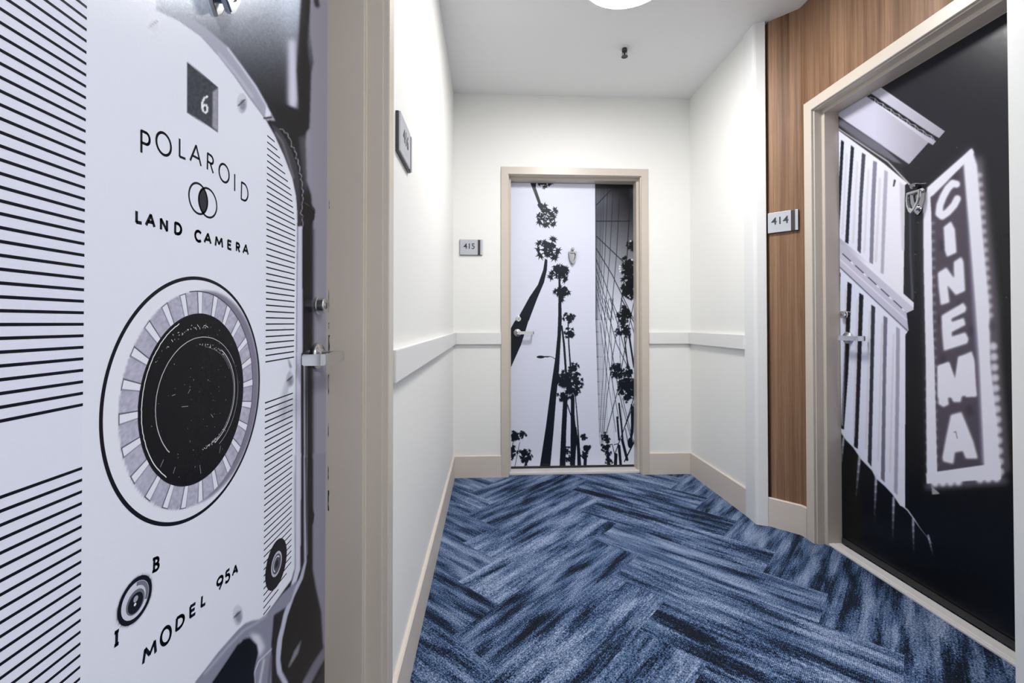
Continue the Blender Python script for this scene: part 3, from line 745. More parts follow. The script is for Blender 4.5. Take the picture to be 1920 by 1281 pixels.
for c, n, sp in (((0.86, -1.25), 34, .10), ((.86, 1.25), 16, .12), ((1.18, 1.9), 26, .14)):
    for _ in range(n):
        t = c[1]+rng.normal(0, sp*1.6); r = c[0]+rng.normal(0, .022); p = np.array([E_a[0]+E_a[2]*r*math.cos(t), E_a[1]+E_a[3]*r*math.sin(t)])
        d = rng.normal(0, .0018, 2); seg(p, p+d, .0007, (200, 202, 208), 5)
for _ in range(70):
    t, r = rng.uniform(0, 6.28), math.sqrt(rng.uniform(0, .86)); p = np.array([E_dsk[0]+E_dsk[2]*r*math.cos(t), E_dsk[1]+E_dsk[3]*r*math.sin(t)])
    seg(p, p+rng.normal(0, .0006, 2), rng.uniform(.0004, .001), (150, 152, 158), 5)
for a, b in (((328, 876), (324, 888)), ((352, 738), (356, 730)), ((322, 742), (328, 740)), ((340, 763), (352, 762)), ((395, 777), (399, 783)), ((300, 876), (306, 862)), ((374, 872), (376, 888)), ((411, 850), (413, 836))):
    P = upts([a, b]); seg(P[0], P[1], .0006, (150, 152, 160), 5)
# interlocked rings emblem
def circ(u, v, ru): 
    a, z = zs_at(u, v); k = abs(CX-XD416)  # size in metres from the photographed half-height
    d = np.array([XD416-CX, a, 0])@AF; return (a, z, ru[0]*d/FPX, ru[1]*d/FPX)
eA = ufit([(354, 371.5), (388.5, 372), (369, 342.7), (374.5, 401), (358, 352), (360, 389)])
eB = ufit([(372.7, 383), (406, 380), (385, 352), (392.5, 408), (376, 362), (402, 402)])
stroke(ell(eA, n=60), .0027, BLK, 1, True); stroke(ell(eB, n=60), .0027, BLK, 1, True)
ta = ell(eA, n=200); inb = ((ta[:, 0]-eB[0])/eB[2])**2+((ta[:, 1]-eB[1])/eB[3])**2 < 1
tb = ell(eB, n=200); ina = ((tb[:, 0]-eA[0])/eA[2])**2+((tb[:, 1]-eA[1])/eA[3])**2 < 1
A_ = ta[inb]; A_ = np.roll(A_, -int(np.argmax(np.linalg.norm(np.diff(A_, axis=0), axis=1)))-1, 0) if np.linalg.norm(np.diff(A_, axis=0), axis=1).max() > .01 else A_
B_ = tb[ina]; B_ = np.roll(B_, -int(np.argmax(np.linalg.norm(np.diff(B_, axis=0), axis=1)))-1, 0) if np.linalg.norm(np.diff(B_, axis=0), axis=1).max() > .01 else B_
OV.append((np.concatenate([A_, B_]), (42, 43, 50), 1))
# lettering: thin geometric capitals, drawn stroke by stroke in a unit box (x right, y up)
def arc(cx, cy, rx, ry, a, b, n=14): return [(cx+rx*math.cos(t), cy+ry*math.sin(t)) for t in np.linspace(math.radians(a), math.radians(b), n)]
G = {
 'P': [[(0, 0), (0, 1)], [(0, 1), (.45, 1)]+arc(.55, .73, .42, .27, 90, -90)+[(0, .46)]],
 'O': [arc(.5, .5, .5, .5, 0, 360, 30)], 'L': [[(0, 1), (0, 0), (1, 0)]],
 'A': [[(0, 0), (.5, 1), (1, 0)], [(.2, .33), (.8, .33)]],
 'R': [[(0, 0), (0, 1), (.45, 1)]+arc(.55, .75, .42, .25, 90, -90)+[(0, .5)], [(.45, .5), (1, 0)]],
 'I': [[(.5, 0), (.5, 1)]], 'D': [[(0, 0), (0, 1), (.3, 1)]+arc(.35, .5, .65, .5, 90, -90, 20)+[(0, 0)]],
 'N': [[(0, 0), (0, 1), (1, 0), (1, 1)]], 'C': [arc(.58, .5, .58, .5, 48, 312, 24)],
 'M': [[(0, 0), (.12, 1), (.5, .25), (.88, 1), (1, 0)]], 'E': [[(1, 1), (0, 1), (0, 0), (1, 0)], [(0, .52), (.85, .52)]],
 '9': [arc(.5, .7, .48, .30, 0, 360, 24), [(.96, .62), (.85, .35), (.35, 0)]],
 '5': [[(.95, 1), (.25, 1), (.15, .58)]+arc(.42, .32, .52, .32, 110, -140, 16)],
 '6': [arc(.5, .32, .42, .30, 0, 360, 24), [(.10, .36), (.2, .75), (.7, 1)]],
 'B': [[(.2, 0), (.2, 1)], [(0, 1), (.2, 1), (.5, 1)]+arc(.5, .76, .35, .24, 90, -90)+[(.2, .52)], arc(.5, .26, .42, .26, 90, -90)+[(0, 0)], [(0, 0), (.3, 0)]],
 'i': [[(.5, 0), (.5, 1)], [(.15, 0), (.85, 0)], [(.15, 1), (.85, 1)]],
}
def glyph(ch, TL, BL, BR, wd, col=BLK, lay=1):
    P = upts([TL, BL, BR]); ex, ey = P[2]-P[1], P[0]-P[1]
    for s in G[ch]:
        Q = [P[1]+ex*x+ey*y for x, y in s]
        for a, b in zip(Q, Q[1:]): seg(a, b, wd, col, lay)
for ch, TL, BL, BR in (('P', (265, 245), (265, 285.5), (281, 292)), ('O', (293, 242), (293, 283.5), (320.5, 297)), ('L', (336.7, 260.7), (336.7, 293.5), (347.3, 298)),
     ('A', (357.5, 267), (356.7, 300.5), (376.7, 311)), ('R', (389.3, 287.5), (388.7, 317.3), (399.5, 324.5)), ('O', (410.7, 303), (410.7, 337), (429.5, 346)),
     ('I', (436, 325), (436, 356), (444, 359.5)), ('D', (453, 341.7), (452.3, 373.3), (464.5, 380))):
    glyph(ch, TL, BL, BR, .0030)
for ch, TL, BL, BR in (('L', (256, 396.7), (256, 416.7), (265, 418.5)), ('A', (275, 401), (274, 421.5), (289.3, 425)), ('N', (301.7, 410.5), (301.7, 429.5), (313, 433)), ('D', (328.5, 418), (328.3, 437.5), (339.5, 440.5)),
     ('C', (366, 431.5), (366, 450.5), (376.7, 454)), ('A', (384, 437), (383.3, 453.7), (395, 456.5)), ('M', (404, 444), (404, 460), (417, 463.7)), ('E', (427.3, 451), (427.3, 465.8), (433.3, 468)),
     ('R', (443.3, 455.3), (443.3, 470), (448.9, 472.5)), ('A', (456.3, 457.8), (455.7, 473.7), (465, 477))):
    glyph(ch, TL, BL, BR, .0036)
for ch, TL, BL, BR in (('M', (269.5, 1220), (268.5, 1244), (291.7, 1223.3)), ('O', (301.7, 1183), (301.7, 1214), (320, 1201)), ('D', (331.7, 1160), (330.3, 1182.3), (344, 1172)), ('E', (356.9, 1138), (356.7, 1157.3), (365.7, 1151)),
     ('L', (378.7, 1119), (377.5, 1137.3), (384.5, 1132.5)), ('9', (406.5, 1088), (407.5, 1109), (418.5, 1098)), ('5', (422, 1074), (422.7, 1094), (431, 1087)), ('A', (436.8, 1064), (436, 1079), (445, 1073))):
    glyph(ch, TL, BL, BR, .0038)
glyph('B', (287, 1049), (286, 1072.5), (298, 1067), .0032); glyph('i', (214, 1188), (213.5, 1212.5), (223, 1206), .0034)

# sheet
ugrid = np.concatenate([np.arange(-6, 300, 4.), np.arange(300, 616, 1.6)])
sa, _ = PL.un(ugrid, np.full(ugrid.shape, 600.))
ss = np.concatenate([[.104, .2], sa[(sa > .21) & (sa < 1.011)], [1.0115]])
zz = np.concatenate([[.018, .15], np.arange(.28, 1.86, .0019), [1.95, 2.022]])
print_mesh('printed_mural', PL, ss, zz, cv, M_p416, d1, OV, 1.26)
lever((XD416, .955, .968), (0, -1, 0), (1, 0, 0), d1, 'chrome lever handle turned towards the hinges')
deadbolt((XD416, .955, 1.073), (0, -1, 0), (1, 0, 0), d1)
knocker((XD416, .603, 1.511), (0, 1, 0), (1, 0, 0), d1)

# ================================================================== DOOR 415 : palm trees seen from below
d2 = leaf('door_2', .3888, 1.2682, YD415+.0006, YD415+.045, 'far door covered with a picture of palm trees and a glass tower')
PM = Plane('y', YD415, -1)
c5 = Canvas(950, 330, 1200, 890, 3, (216, 219, 236))
U, V = c5.U, c5.V
def a1(p): return [(930+x/4.27, 300+y/4.27) for x, y in p]
def a2(p): return [(930+x/4.27, 600+y/4.27) for x, y in p]
DK = (16, 22, 32)
# the glass tower
def tower(u, v):
    yz = (v-343)/4.27*4.27
    t = np.clip((v-343)/250, 0, 1); x = np.clip((u-1116)/72, 0, 1)
    lum = 22+190*t**.85-55*x*np.clip(1-t, 0, 1)+48*np.exp(-((v-370)/22)**2)*(1-x)
    lum = np.clip(lum, 16, 214); return np.stack([lum*.98, lum*1.0, lum*1.06+2], -1)
c5.poly([(1116, 335), (1200, 335), (1200, 640), (1190, 890), (1128, 890), (1121, 760), (1117, 670)], tower, .3)
c5.line([(1116, 335), (1116.5, 480), (1117, 640)], [1, .8, .1], (90, 92, 106), .4, .8)
for x0, x1, x2, w__ in ((800, 800, 800, 1.2), (822, 812, 803, .8), (845, 830, 812, .8), (868, 850, 830, .8), (895, 872, 842, .9), (940, 912, 868, 1.), (995, 965, 918, 1.1), (1080, 1050, 985, 1.6), (810, 804, 801, .6), (834, 822, 808, .6), (857, 838, 820, .6)):
    c5.line(a1([(x0, 190), (x1, 760), (x2, 1281)]), w__, DK, .25, .85)
    for f in range(10): c5.line(a2([(x2+f*3, f*100-8), (x2+f*3+3, f*100+100)]), w__*.8, DK, .3, .62-.05*f)
for p, w__ in (([(805, 360), (925, 235)], 1.6), ([(805, 490), (1070, 490)], 1.8), ([(805, 612), (1040, 835)], 1.6), ([(800, 705), (930, 920), (1100, 1270)], 1.5), ([(800, 790), (900, 1060), (990, 1281)], 1.2), ([(800, 860), (860, 1060), (940, 1281)], 1.), ([(800, 930), (850, 1120), (905, 1281)], .9), ([(800, 1000), (840, 1150), (880, 1281)], .8), ([(800, 1080), (845, 1281)], .7)):
    c5.line(a1(p), w__, DK, .25, .9)
a3 = lambda p: [(1100+x/4., 560+y/4.) for x, y in p]
for p, w__ in (([(260, 0), (360, 190)], 1.8), ([(175, 0), (250, 250), (330, 560)], 1.3), ([(130, 0), (225, 340), (310, 520), (355, 640)], 1.3), ([(120, 60), (190, 400), (240, 700), (330, 1040)], 1.1), ([(110, 120), (160, 440), (240, 900)], 1.), ([(100, 180), (150, 560), (220, 1000)], .8), ([(355, 740), (290, 950), (210, 1170)], 1.6), ([(355, 20), (300, 300), (230, 700), (150, 1000)], 1.3), ([(265, 0), (200, 400), (150, 760), (120, 1080)], 1.), ([(200, 0), (160, 400), (130, 800), (108, 1100)], .8), ([(165, 0), (140, 300), (115, 700), (100, 1000)], .7), ([(360, 1070), (290, 1210)], 1.8), ([(320, 130), (360, 280)], 1.3), ([(270, 750), (330, 1000), (360, 1100)], 1.)):
    c5.line(a3(p), w__, DK, .25, .92)
# distant facade: fine dotted grid
for k in range(9):
    x = 72+k*7
    for q in range(70):
        y = q*15+(k % 2)*6
        if y < 1090: c5.line(a3([(x+y*.02*(1+k*.02), y), (x+4+y*.02, y+5)]), .8, (96, 99, 112), .2, .6*min(1, .3+y/700))
def crown(c, x, y, r, seed, n=13, col=DK, hole=0):
    g = np.random.default_rng(seed)
    c.poly([(x+r*q*math.cos(t), y+r*q*math.sin(t)) for t, q in zip(np.linspace(0, 6.2, 17), g.uniform(.28, .72, 17))], col, .15)
    for i in range(n):
        t = 2*math.pi*(i+g.uniform(-.8, .8))/n; L_ = r*g.uniform(.25, .80)
        fx, fy = x+L_*math.cos(t), y+L_*math.sin(t)
        c.line([(x, y), (fx, fy)], [r*.12, r*.07], col)
        for q in np.linspace(-1.5, 1.5, 9):
            R_ = r*g.uniform(.18, .46)
            c.line([(fx, fy), (fx+R_*math.cos(t+q)*.6, fy+R_*math.sin(t+q)*.6), (fx+R_*math.cos(t+q*1.15), fy+R_*math.sin(t+q*1.15)+r*.03)], [r*.13, r*.09, r*.015], col)
    for i in range(hole):
        t, q = g.uniform(0, 6.28), r*g.uniform(.0, .62); s_ = g.uniform(.02, .045)*r
        xx, yy = x+q*math.cos(t), y+q*math.sin(t)
        c.line([(xx, yy), (xx+s_*2.4*g.normal(), yy+s_*3.2*g.normal())], s_*1.3, (200, 204, 220))
# sky palms, left side
c5.poly(a1([(262, 150), (325, 150), (318, 220), (370, 372), (345, 368), (300, 250)]), DK, .2)
crown(c5, *a1([(390, 170)])[0], 15, 1)
c5.line(a1([(345, 360), (385, 420)]), 6, DK)
crown(c5, *a1([(398, 450)])[0], 25, 2, 14, DK, 26)
crown(c5, *a1([(418, 718)])[0], 25, 3, 11, DK, 6)
c5.poly(a1([(392, 790), (412, 800), (408, 880), (385, 980), (330, 1110), (262, 1290), (175, 1290), (190, 1240), (270, 1095), (335, 1000), (378, 880)]), DK, .2)
c5.poly(a2([(262, 0), (240, 75), (200, 200), (116, 388), (100, 400), (100, 100), (150, 10), (180, -15)]), DK, .2)
crown(c5, *a1([(512, 905)])[0], 23, 4, 11, DK, 8); crown(c5, *a1([(528, 1062)])[0], 18, 5, 9)
crown(c5, *a1([(465, 770)])[0], 8, 61, 6)
c5.poly(a1([(500, 840), (510, 840), (522, 1080), (527, 1290), (497, 1290), (500, 1060)]), DK, .2)
c5.poly(a2([(497, -8), (527, -8), (520, 130), (505, 400), (482, 620), (460, 900), (434, 1180), (350, 1180), (400, 850), (440, 540), (475, 300), (492, 120)]), DK, .2)
crown(c5, *a1([(585, 1262)])[0], 13, 6, 9); crown(c5, *a2([(588, 108)])[0], 13, 7, 8)
c5.line(a2([(527, 50), (545, 200), (560, 420)]), [3, 4, 4], DK); c5.line(a2([(577, 20), (583, 200), (600, 420)]), [2, 2.6, 3], DK)
for k, (x, y, r) in enumerate(((560, 455, 16), (620, 385, 12), (640, 440, 11), (650, 505, 14), (520, 500, 12), (595, 560, 17), (540, 615, 14), (640, 585, 10), (575, 500, 17), (500, 470, 9))):
    crown(c5, *a2([(x, y)])[0], r, 20+k, 9)
c5.poly(a2([(540, 600), (575, 600), (562, 900), (556, 1180), (508, 1180), (525, 850)]), DK, .2)
c5.poly(a2([(600, 600), (628, 600), (630, 780), (650, 950), (640, 1040), (632, 1180), (595, 1180), (598, 800)]), DK, .2)
c5.line(a2([(572, 680), (606, 785)]), 2, DK); c5.line(a2([(635, 600), (652, 800), (676, 1180)]), [1.6, 2.2, 3.4], DK); c5.line(a2([(640, 860), (660, 1060), (662, 1180)]), [2, 5, 5], DK)
for k, (x, y, r) in enumerate(((700, 935, 9), (722, 1030, 11), (705, 1085, 9), (570, 1050, 9), (585, 1120, 9), (150, 935, 13), (210, 920, 10), (130, 1045, 12), (225, 1060, 13), (235, 1125, 12), (125, 1090, 8), (265, 1100, 8))):
    crown(c5, *a2([(x, y)])[0], r, 40+k, 8)
c5.line(a2([(716, 1080), (712, 1180)]), 6, DK); c5.line(a2([(190, 980), (150, 1180)]), 1, DK); c5.line(a2([(140, 960), (118, 1100)]), 1.2, DK)
c5.disc(930+357/4.27, 600+297/4.27, 7.6, 2.6, DK); c5.line(a2([(385, 295), (412, 296), (430, 293), (455, 300), (478, 316)]), [2, 2.4, 1.2, 1.2, 1.6], DK)
# palms in front of the tower, right side
for k, (x, y, r) in enumerate(((1062, 835, 17), (1090, 680, 12), (1085, 890, 14), (1050, 905, 13), (1062, 1010, 19), (1085, 1070, 13), (1040, 1060, 10), (1030, 1235, 17), (1100, 960, 12))):
    crown(c5, *a1([(x, y)])[0], r, 60+k, 10, (10, 14, 20))
for k, (x, y, r) in enumerate(((1020, 5, 12), (1035, 80, 13), (985, 100, 9), (1050, 110, 10), (965, 385, 14), (990, 440, 12), (945, 440, 9), (1065, 420, 13), (1050, 505, 18), (1075, 590, 16), (1010, 520, 12), (1005, 575, 9), (1085, 520, 14), (1045, 630, 9), (878, 935, 9), (890, 960, 7), (880, 1020, 11), (895, 1070, 9), (905, 1130, 9))):
    crown(c5, *a2([(x, y)])[0], r, 80+k, 9)
for p, w__ in (([(1065, 120), (1085, 250), (1105, 380)], 3.4), ([(1028, 140), (1045, 280), (1055, 370)], 2.2), ([(985, 670), (1005, 850), (1015, 960)], 3.2), ([(1010, 960), (1050, 1120)], 5), ([(1085, 680), (1088, 850), (1075, 1000)], 3.2), ([(970, 780), (985, 960)], 3.6), ([(1100, 700), (1095, 900), (1080, 960)], 3), ([(1112, 650), (1030, 860)], 1.6), ([(985, 1010), (1000, 1180)], 5), ([(960, 1080), (955, 1180)], 6), ([(905, 1000), (930, 995), (955, 1100)], 1.4), ([(945, 1000), (975, 992), (985, 1090)], 1.4), ([(895, 1090), (905, 1180)], 6), ([(1112, 960), (1028, 1135)], 2), ([(1035, 870), (1060, 1000)], 1.4)):
    c5.line(a2(p), w__, DK)
c5.disc(930+1078/4.27, 300+985/4.27-4.27, 5, 6, (10, 14, 20))
c5.disc(930+1075/4.27, 600+985/4.27, 5, 10, DK)
for x, y in ((1078, 650), (992, 852), (990, 872), (995, 892), (1088, 800)): c5.disc(930+x/4.27, 300+y/4.27, 1.6, 1.6, (220, 226, 238), .5)
zs = np.arange(.020, 2.0242, .0023); xs = np.linspace(.3895, 1.2675, 400)
print_mesh('printed_mural', PM, xs, zs, c5, M_p415, d2, (), 1.26)
bm = bmesh.new(); box(bm, .392, 1.265, YD415-.004, YD415-.0004, .019, .034, .001)
tag(obj('door_sweep', bm, M_gap, d2), 'dark sweep strip along the bottom edge')
lever((.439, YD415, .968), (1, 0, 0), (0, -1, 0), d2, 'chrome lever handle pointing right')
deadbolt((.446, YD415, 1.065), (1, 0, 0), (0, -1, 0), d2)
knocker((.828, YD415, 1.517), (1, 0, 0), (0, -1, 0), d2)

# ================================================================== DOOR 414 : cinema sign
d3 = leaf('door_3', XD414+.0006, XD414+.045, 1.1412, 2.0162, 'right door covered with a night picture of a lit cinema sign')
PR = Plane('x', XD414, -1)
c4 = Canvas(1560, 150, 1990, 1290, 2, (17, 18, 25))
U, V = c4.U, c4.V
g = np.clip((V-250)/650, 0, 1)[..., None]; c4.a = np.array((27, 28, 36.))*(1-g)+np.array((6, 6, 9.))*g  # backdrop painted lighter towards the top, standing in for glare on the door
b3 = lambda p: [(1560+x/6.1, 150+y/6.1) for x, y in p]      # top left detail
b5 = lambda p: [(1540+x/4.005, 380+y/4.005) for x, y in p]
b7 = lambda p: [(1500+x/2.131, 680+y/2.131) for x, y in p]
b6 = lambda p: [(1700+x/3.768, 260+y/3.768) for x, y in p]
bE = lambda p: [(1720+x/5.339, 480+y/5.339) for x, y in p]
bA = lambda p: [(1720+x/5.339, 680+y/5.339) for x, y in p]
# light box under the canopy
def gr(c1, c2, x0, x1):
    c1, c2 = np.array(c1, float), np.array(c2, float)
    return lambda u, v: c1+(c2-c1)*np.clip((u-x0)/(x1-x0), 0, 1)[..., None]
c4.poly(b3([(-40, 380), (-40, 300), (360, 120), (1115, 690), (1100, 720), (880, 965), (60, 405)]), gr((186, 185, 205), (150, 147, 160), 1640, 1730), .6)
c4.poly(b3([(360, 120), (1190, 700), (1155, 745), (1100, 715), (420, 200)]), gr((214, 213, 228), (158, 155, 170), 1660, 1750), .5)
c4.poly(b3([(400, 60), (480, 30), (1285, 595), (1225, 665), (1130, 610), (420, 150)]), gr((182, 180, 198), (150, 148, 162), 1660, 1765), .5)
c4.line(b3([(480, 40), (1285, 590)]), 1.2, (214, 211, 222), .4)
c4.poly(b3([(360, 110), (440, 150), (1140, 620), (1215, 665), (1185, 690), (1050, 620), (400, 190)]), (18, 20, 28), .5)
for k in range(8):
    x = 470+k*92; y = 205+k*61
    c4.line(b3([(x-40, y-10), (x+20, y+8), (x+55, y+48)]), 1.1, (176, 178, 190), .35); c4.line(b3([(x+20, y+8), (x+22, y+48)]), 1, (190, 190, 200), .3)
# dark mouldings
c4.poly(b3([(-40, 340), (55, 405), (880, 965), (800, 1000), (860, 1190), (-40, 560)]), (32, 33, 41), .8)
c4.poly(b3([(50, 440), (110, 450), (560, 740), (800, 960), (700, 935), (300, 700), (50, 490)]), (92, 92, 104), 1.2)
c4.line(b3([(50, 500), (400, 750), (620, 900)]), 1.6, (60, 61, 70), .8)
c4.line(b3([(40, 535), (300, 710), (640, 935), (885, 1195)]), [2, 2, 2.4, 3], (178, 172, 176), .6)
# the corrugated curtain wall, upper part
WH = (222, 224, 240)
c4.poly(b3([(-40, 520), (50, 560), (600, 960), (860, 1180)])+[(1697, 348), (1694, 552)]+b5([(120, 255), (60, 215)]), gr((206, 211, 232), (228, 226, 238), 1570, 1690), .5)
for p, c, bl in (([(1577, 262), (1582.5, 266), (1575.5, 400), (1572.5, 446), (1568, 446), (1570.5, 380)], (24, 30, 40), .5), ([(1595.5, 272), (1601.5, 277), (1594.5, 380), (1591, 458), (1584.5, 454), (1588.5, 380)], (30, 35, 46), .5),
                 ([(1616, 286), (1623, 290), (1617, 380), (1614, 476), (1607.5, 470), (1610.5, 380)], (62, 63, 76), .6), ([(1637, 301), (1644.5, 304), (1640, 400), (1637, 496), (1630, 492), (1633, 380)], (120, 117, 136), .7),
                 ([(1658, 318), (1665, 322), (1660, 440), (1657, 515), (1651, 512), (1655, 380)], (158, 156, 172), 1), ([(1676, 336), (1680, 338), (1677, 350), (1674, 350)], (60, 60, 70), .6), ([(1686, 340), (1697, 348), (1696, 470), (1690, 470)], (188, 184, 196), 1.6)):
    c4.poly(p, c, bl)
for x0, x1 in ((1587, 1592), (1607, 1612), (1628, 1633), (1649, 1655)):
    c4.poly([(x0-2, 285+(x0-1587)*.75), (x1-2, 288+(x0-1587)*.75), (x1-10, 440+(x0-1587)*.85), (x0-10, 440+(x0-1587)*.85)], (186, 182, 192), 1., .65)
# dark strip with a faint sheen right of it
c4.poly([(1697, 346), (1716, 362), (1714, 568), (1695, 552)], (30, 31, 39), .7)
c4.line([(1706, 380), (1707, 480), (1711, 560)], [2, 3, 4], (74, 74, 86), 1.2)
# diagonal beam
c4.poly(b5([(60, 195), (120, 250), (692, 750), (694, 805), (640, 830), (60, 350)]), gr((168, 166, 186), (186, 184, 202), 1570, 1700), .4)
c4.poly(b5([(60, 200), (120, 250), (692, 752), (692, 790), (120, 285), (60, 235)]), gr((150, 148, 168), (226, 226, 240), 1570, 1640), .6)
c4.poly(b5([(60, 320), (120, 355), (640, 830), (655, 960), (640, 975), (60, 480)]), (178, 176, 196), .5)
for k in range(5):
    x = 160+k*96; c4.line(b5([(x, 385+k*88), (x+60, 440+k*88)]), 1.7, (34, 34, 44), .3)
    c4.line(b5([(x+64, 446+k*88), (x+76, 460+k*88)]), 1.8, (226, 224, 234), .3)
c4.line(b5([(110, 400), (640, 880)]), 2.4, (205, 203, 220), .6)
c4.line(b5([(100, 448), (400, 730), (645, 960)]), 1.6, (66, 66, 80), .35)
# lower part of the curtain wall
low = b5([(60, 470), (120, 478), (645, 975), (632, 990)])+[(1697.5, 640), (1697, 952)]+b7([(400, 572), (370, 525), (340, 492), (305, 462), (290, 430), (245, 385), (215, 340), (185, 310), (150, 255), (120, 235)])
c4.poly(low, gr((204, 210, 232), (222, 222, 238), 1570, 1700), .5)
for p, c, bl in (([(1562, 500), (1570, 506), (1576, 512), (1571.5, 640), (1570, 800), (1562, 790)], (12, 15, 22), .5),
                 ([(1589, 528), (1597, 533), (1590.5, 700), (1582.5, 806), (1576.5, 803), (1581.5, 700)], (14, 17, 26), .5),
                 ([(1611, 549), (1619, 554), (1614, 700), (1608.5, 842), (1601, 838), (1606, 700)], (16, 19, 28), .5),
                 ([(1633.5, 571), (1641, 576), (1638, 700), (1634, 876), (1627, 866), (1631, 700)], (40, 41, 52), .6),
                 ([(1656.5, 592), (1664, 596), (1661.5, 700), (1659, 905), (1651.5, 898), (1655, 700)], (104, 102, 120), .7),
                 ([(1680, 612), (1687.5, 617), (1687, 700), (1683, 930), (1676, 922), (1679.5, 700)], (150, 148, 168), .9)):
    c4.poly(p, c, bl)
for x0 in (1584, 1606, 1629, 1652, 1674):
    c4.poly([(x0-.5, 540+(x0-1584)*.95), (x0+4, 540+(x0-1584)*.95), (x0-3, 800+(x0-1584)), (x0-8, 796+(x0-1584))], (182, 178, 190), 1, .6)
# black drape below with faint folds
c4.line(b7([(120, 235), (150, 258), (185, 308), (215, 338), (245, 385), (290, 430), (305, 462), (340, 492), (370, 525), (400, 565), (430, 590), (455, 625), (480, 662), (530, 725)]), [2, 2.4, 2, 3, 2, 3, 2, 2.4, 2, 2.4, 2.4, 2, 1, .4], (196, 198, 216), .6)
for x0, y0, x1, y1, w__ in ((174, 300, 158, 480, 3.2), (238, 375, 222, 560, 4), (304, 455, 297, 640, 4), (374, 540, 370, 720, 4), (452, 625, 454, 770, 3.6), (512, 690, 534, 780, 3)):
    for f in range(6):
        t0, t1 = f/6, (f+1)/6
        c4.line(b7([(x0+(x1-x0)*t0, y0+(y1-y0)*t0), (x0+(x1-x0)*t1, y0+(y1-y0)*t1)]), w__*(1.1-.1*f), (190, 192, 216), 1.1, .85*(1-t0)**1.1)
# the lit sign: glow first, then backing, then tubes of bulbs
GL = (112, 105, 118)
frame_out = [(1731, 368)]+b6([(180, 350), (460, 60)])+[(1834, 320), (1846, 446), (1858, 578), (1862, 680), (1878, 900), (1738, 908), (1735, 680), (1731, 500)]
c4.poly(frame_out, GL, 7, .65)
c4.line([(1836, 300), (1850, 446), (1862, 578), (1868, 680), (1886, 880)], [14, 20, 24, 22, 18], (132, 122, 134), 5, .55)
c4.line([(1740, 912), (1884, 902)], 16, (120, 114, 126), 5, .6)
inner = [(1746, 372), (1806, 306), (1812, 330), (1829, 578), (1836, 680), (1846, 872), (1756, 884), (1752, 680), (1746, 500)]
c4.poly(inner, (74, 68, 80), 1.2)
for x, y, r in ((1790, 330, 8), (1766, 460, 7), (1800, 575, 7), (1764, 600, 6), (1822, 620, 6), (1768, 675, 6), (1818, 770, 7), (1768, 850, 6), (1765, 740, 6)): c4.disc(x, y, r, r*1.6, (54, 48, 58), 3, .7)
c4.line([(1812, 320), (1826, 578), (1834, 680), (1843, 868)], 7, (122, 116, 142), 2.4, .8)
SG = (232, 232, 246)
BR = [([(1731, 366), (1743, 352), (1746, 400), (1749, 600), (1752, 680), (1757, 884), (1756, 900), (1738, 907), (1736, 680), (1732, 500)], 1.),
      ([(1738, 352), (1822, 278), (1826, 286), (1806, 309), (1750, 366), (1740, 372)], 1.4),
      ([(1806, 300), (1822, 279), (1832, 310), (1843, 446), (1855, 578), (1857, 680), (1870, 800), (1876, 898), (1848, 898), (1845, 872), (1836, 680), (1829, 578), (1819, 446), (1808, 320)], 2.2),
      ([(1738, 907), (1737, 888), (1756, 885), (1846, 872), (1876, 868), (1876, 898)], 1.)]
for p, b_ in BR: c4.poly(p, SG, b_)
def bulbs(p0, p1, n, r, al=.8):
    for i in range(n):
        t = (i+.5)/n; c4.disc(p0[0]+(p1[0]-p0[0])*t, p0[1]+(p1[1]-p0[1])*t, r*1.15, r*1.2, SG, 2.4, al)
bulbs((1836, 320), (1858, 600), 16, 4.5, .55); bulbs((1862, 640), (1876, 895), 13, 6.5, .75); bulbs((1746, 906), (1804, 903), 4, 6.5, .9); bulbs((1830, 899), (1876, 896), 3, 6.5, .9)
bulbs((1749, 410), (1756, 880), 28, 2.4, .5); bulbs((1737, 700), (1739, 900), 10, 2.4, .5)
c4.disc(1862, 612, 7, 10, (70, 64, 74), 3, .7)
c4.poly(b7([(525, 492), (560, 525), (528, 528)]), (150, 150, 158), .8)
# letters
C_ = b6([(352, 322), (325, 315), (290, 352), (258, 410), (235, 470), (228, 530), (250, 548), (290, 520), (335, 470), (358, 425)])
c4.line(C_, 13, SG, 1.7)
c4.poly(b6([(262, 625), (312, 585), (340, 640), (352, 805), (285, 835), (270, 790)]), SG, 1.8)
c4.poly(bE([(205, 170), (290, 115), (368, 225), (365, 60), (440, 10), (462, 60), (478, 350), (385, 392), (300, 290), (322, 465), (235, 492), (212, 300)]), SG, 1.9)
c4.poly(bE([(242, 598), (460, 468), (492, 520), (480, 560), (340, 630), (342, 662), (465, 620), (482, 690), (345, 762), (345, 808), (480, 765), (512, 830), (500, 875), (265, 950), (248, 760)]), SG, 1.9)
c4.poly(bE([(205, 1105), (315, 1060), (380, 1250), (420, 1010), (545, 955), (572, 1060), (580, 1290), (590, 1400), (480, 1400), (300, 1420), (205, 1420)]), SG, 1.9)
c4.poly(bA([(205, 35), (315, 0), (378, 180), (410, -60), (555, -60), (575, 150), (592, 340), (485, 345), (465, 190), (435, 395), (360, 395), (290, 240), (315, 420), (262, 445), (212, 415)]), SG, 1.9)
c4.poly(bA([(335, 525), (440, 495), (480, 590), (560, 790), (605, 960), (485, 960), (455, 885), (375, 900), (360, 1015), (260, 990), (250, 950), (290, 740)]), SG, 2.0)
c4.line(bA([(365, 700), (385, 690), (400, 760)]), 2, (120, 116, 130), .8)
for x, y in b6([(700, 1118), (75, 590), (55, 815), (55, 1083), (350, 60)]): c4.line([(x, y), (x+3, y+1.5)], 1., (120, 122, 132), .4, .7)
sa, _ = PR.un(np.arange(1564, 1990, 1.15), np.full(len(np.arange(1564, 1990, 1.15)), 600.))
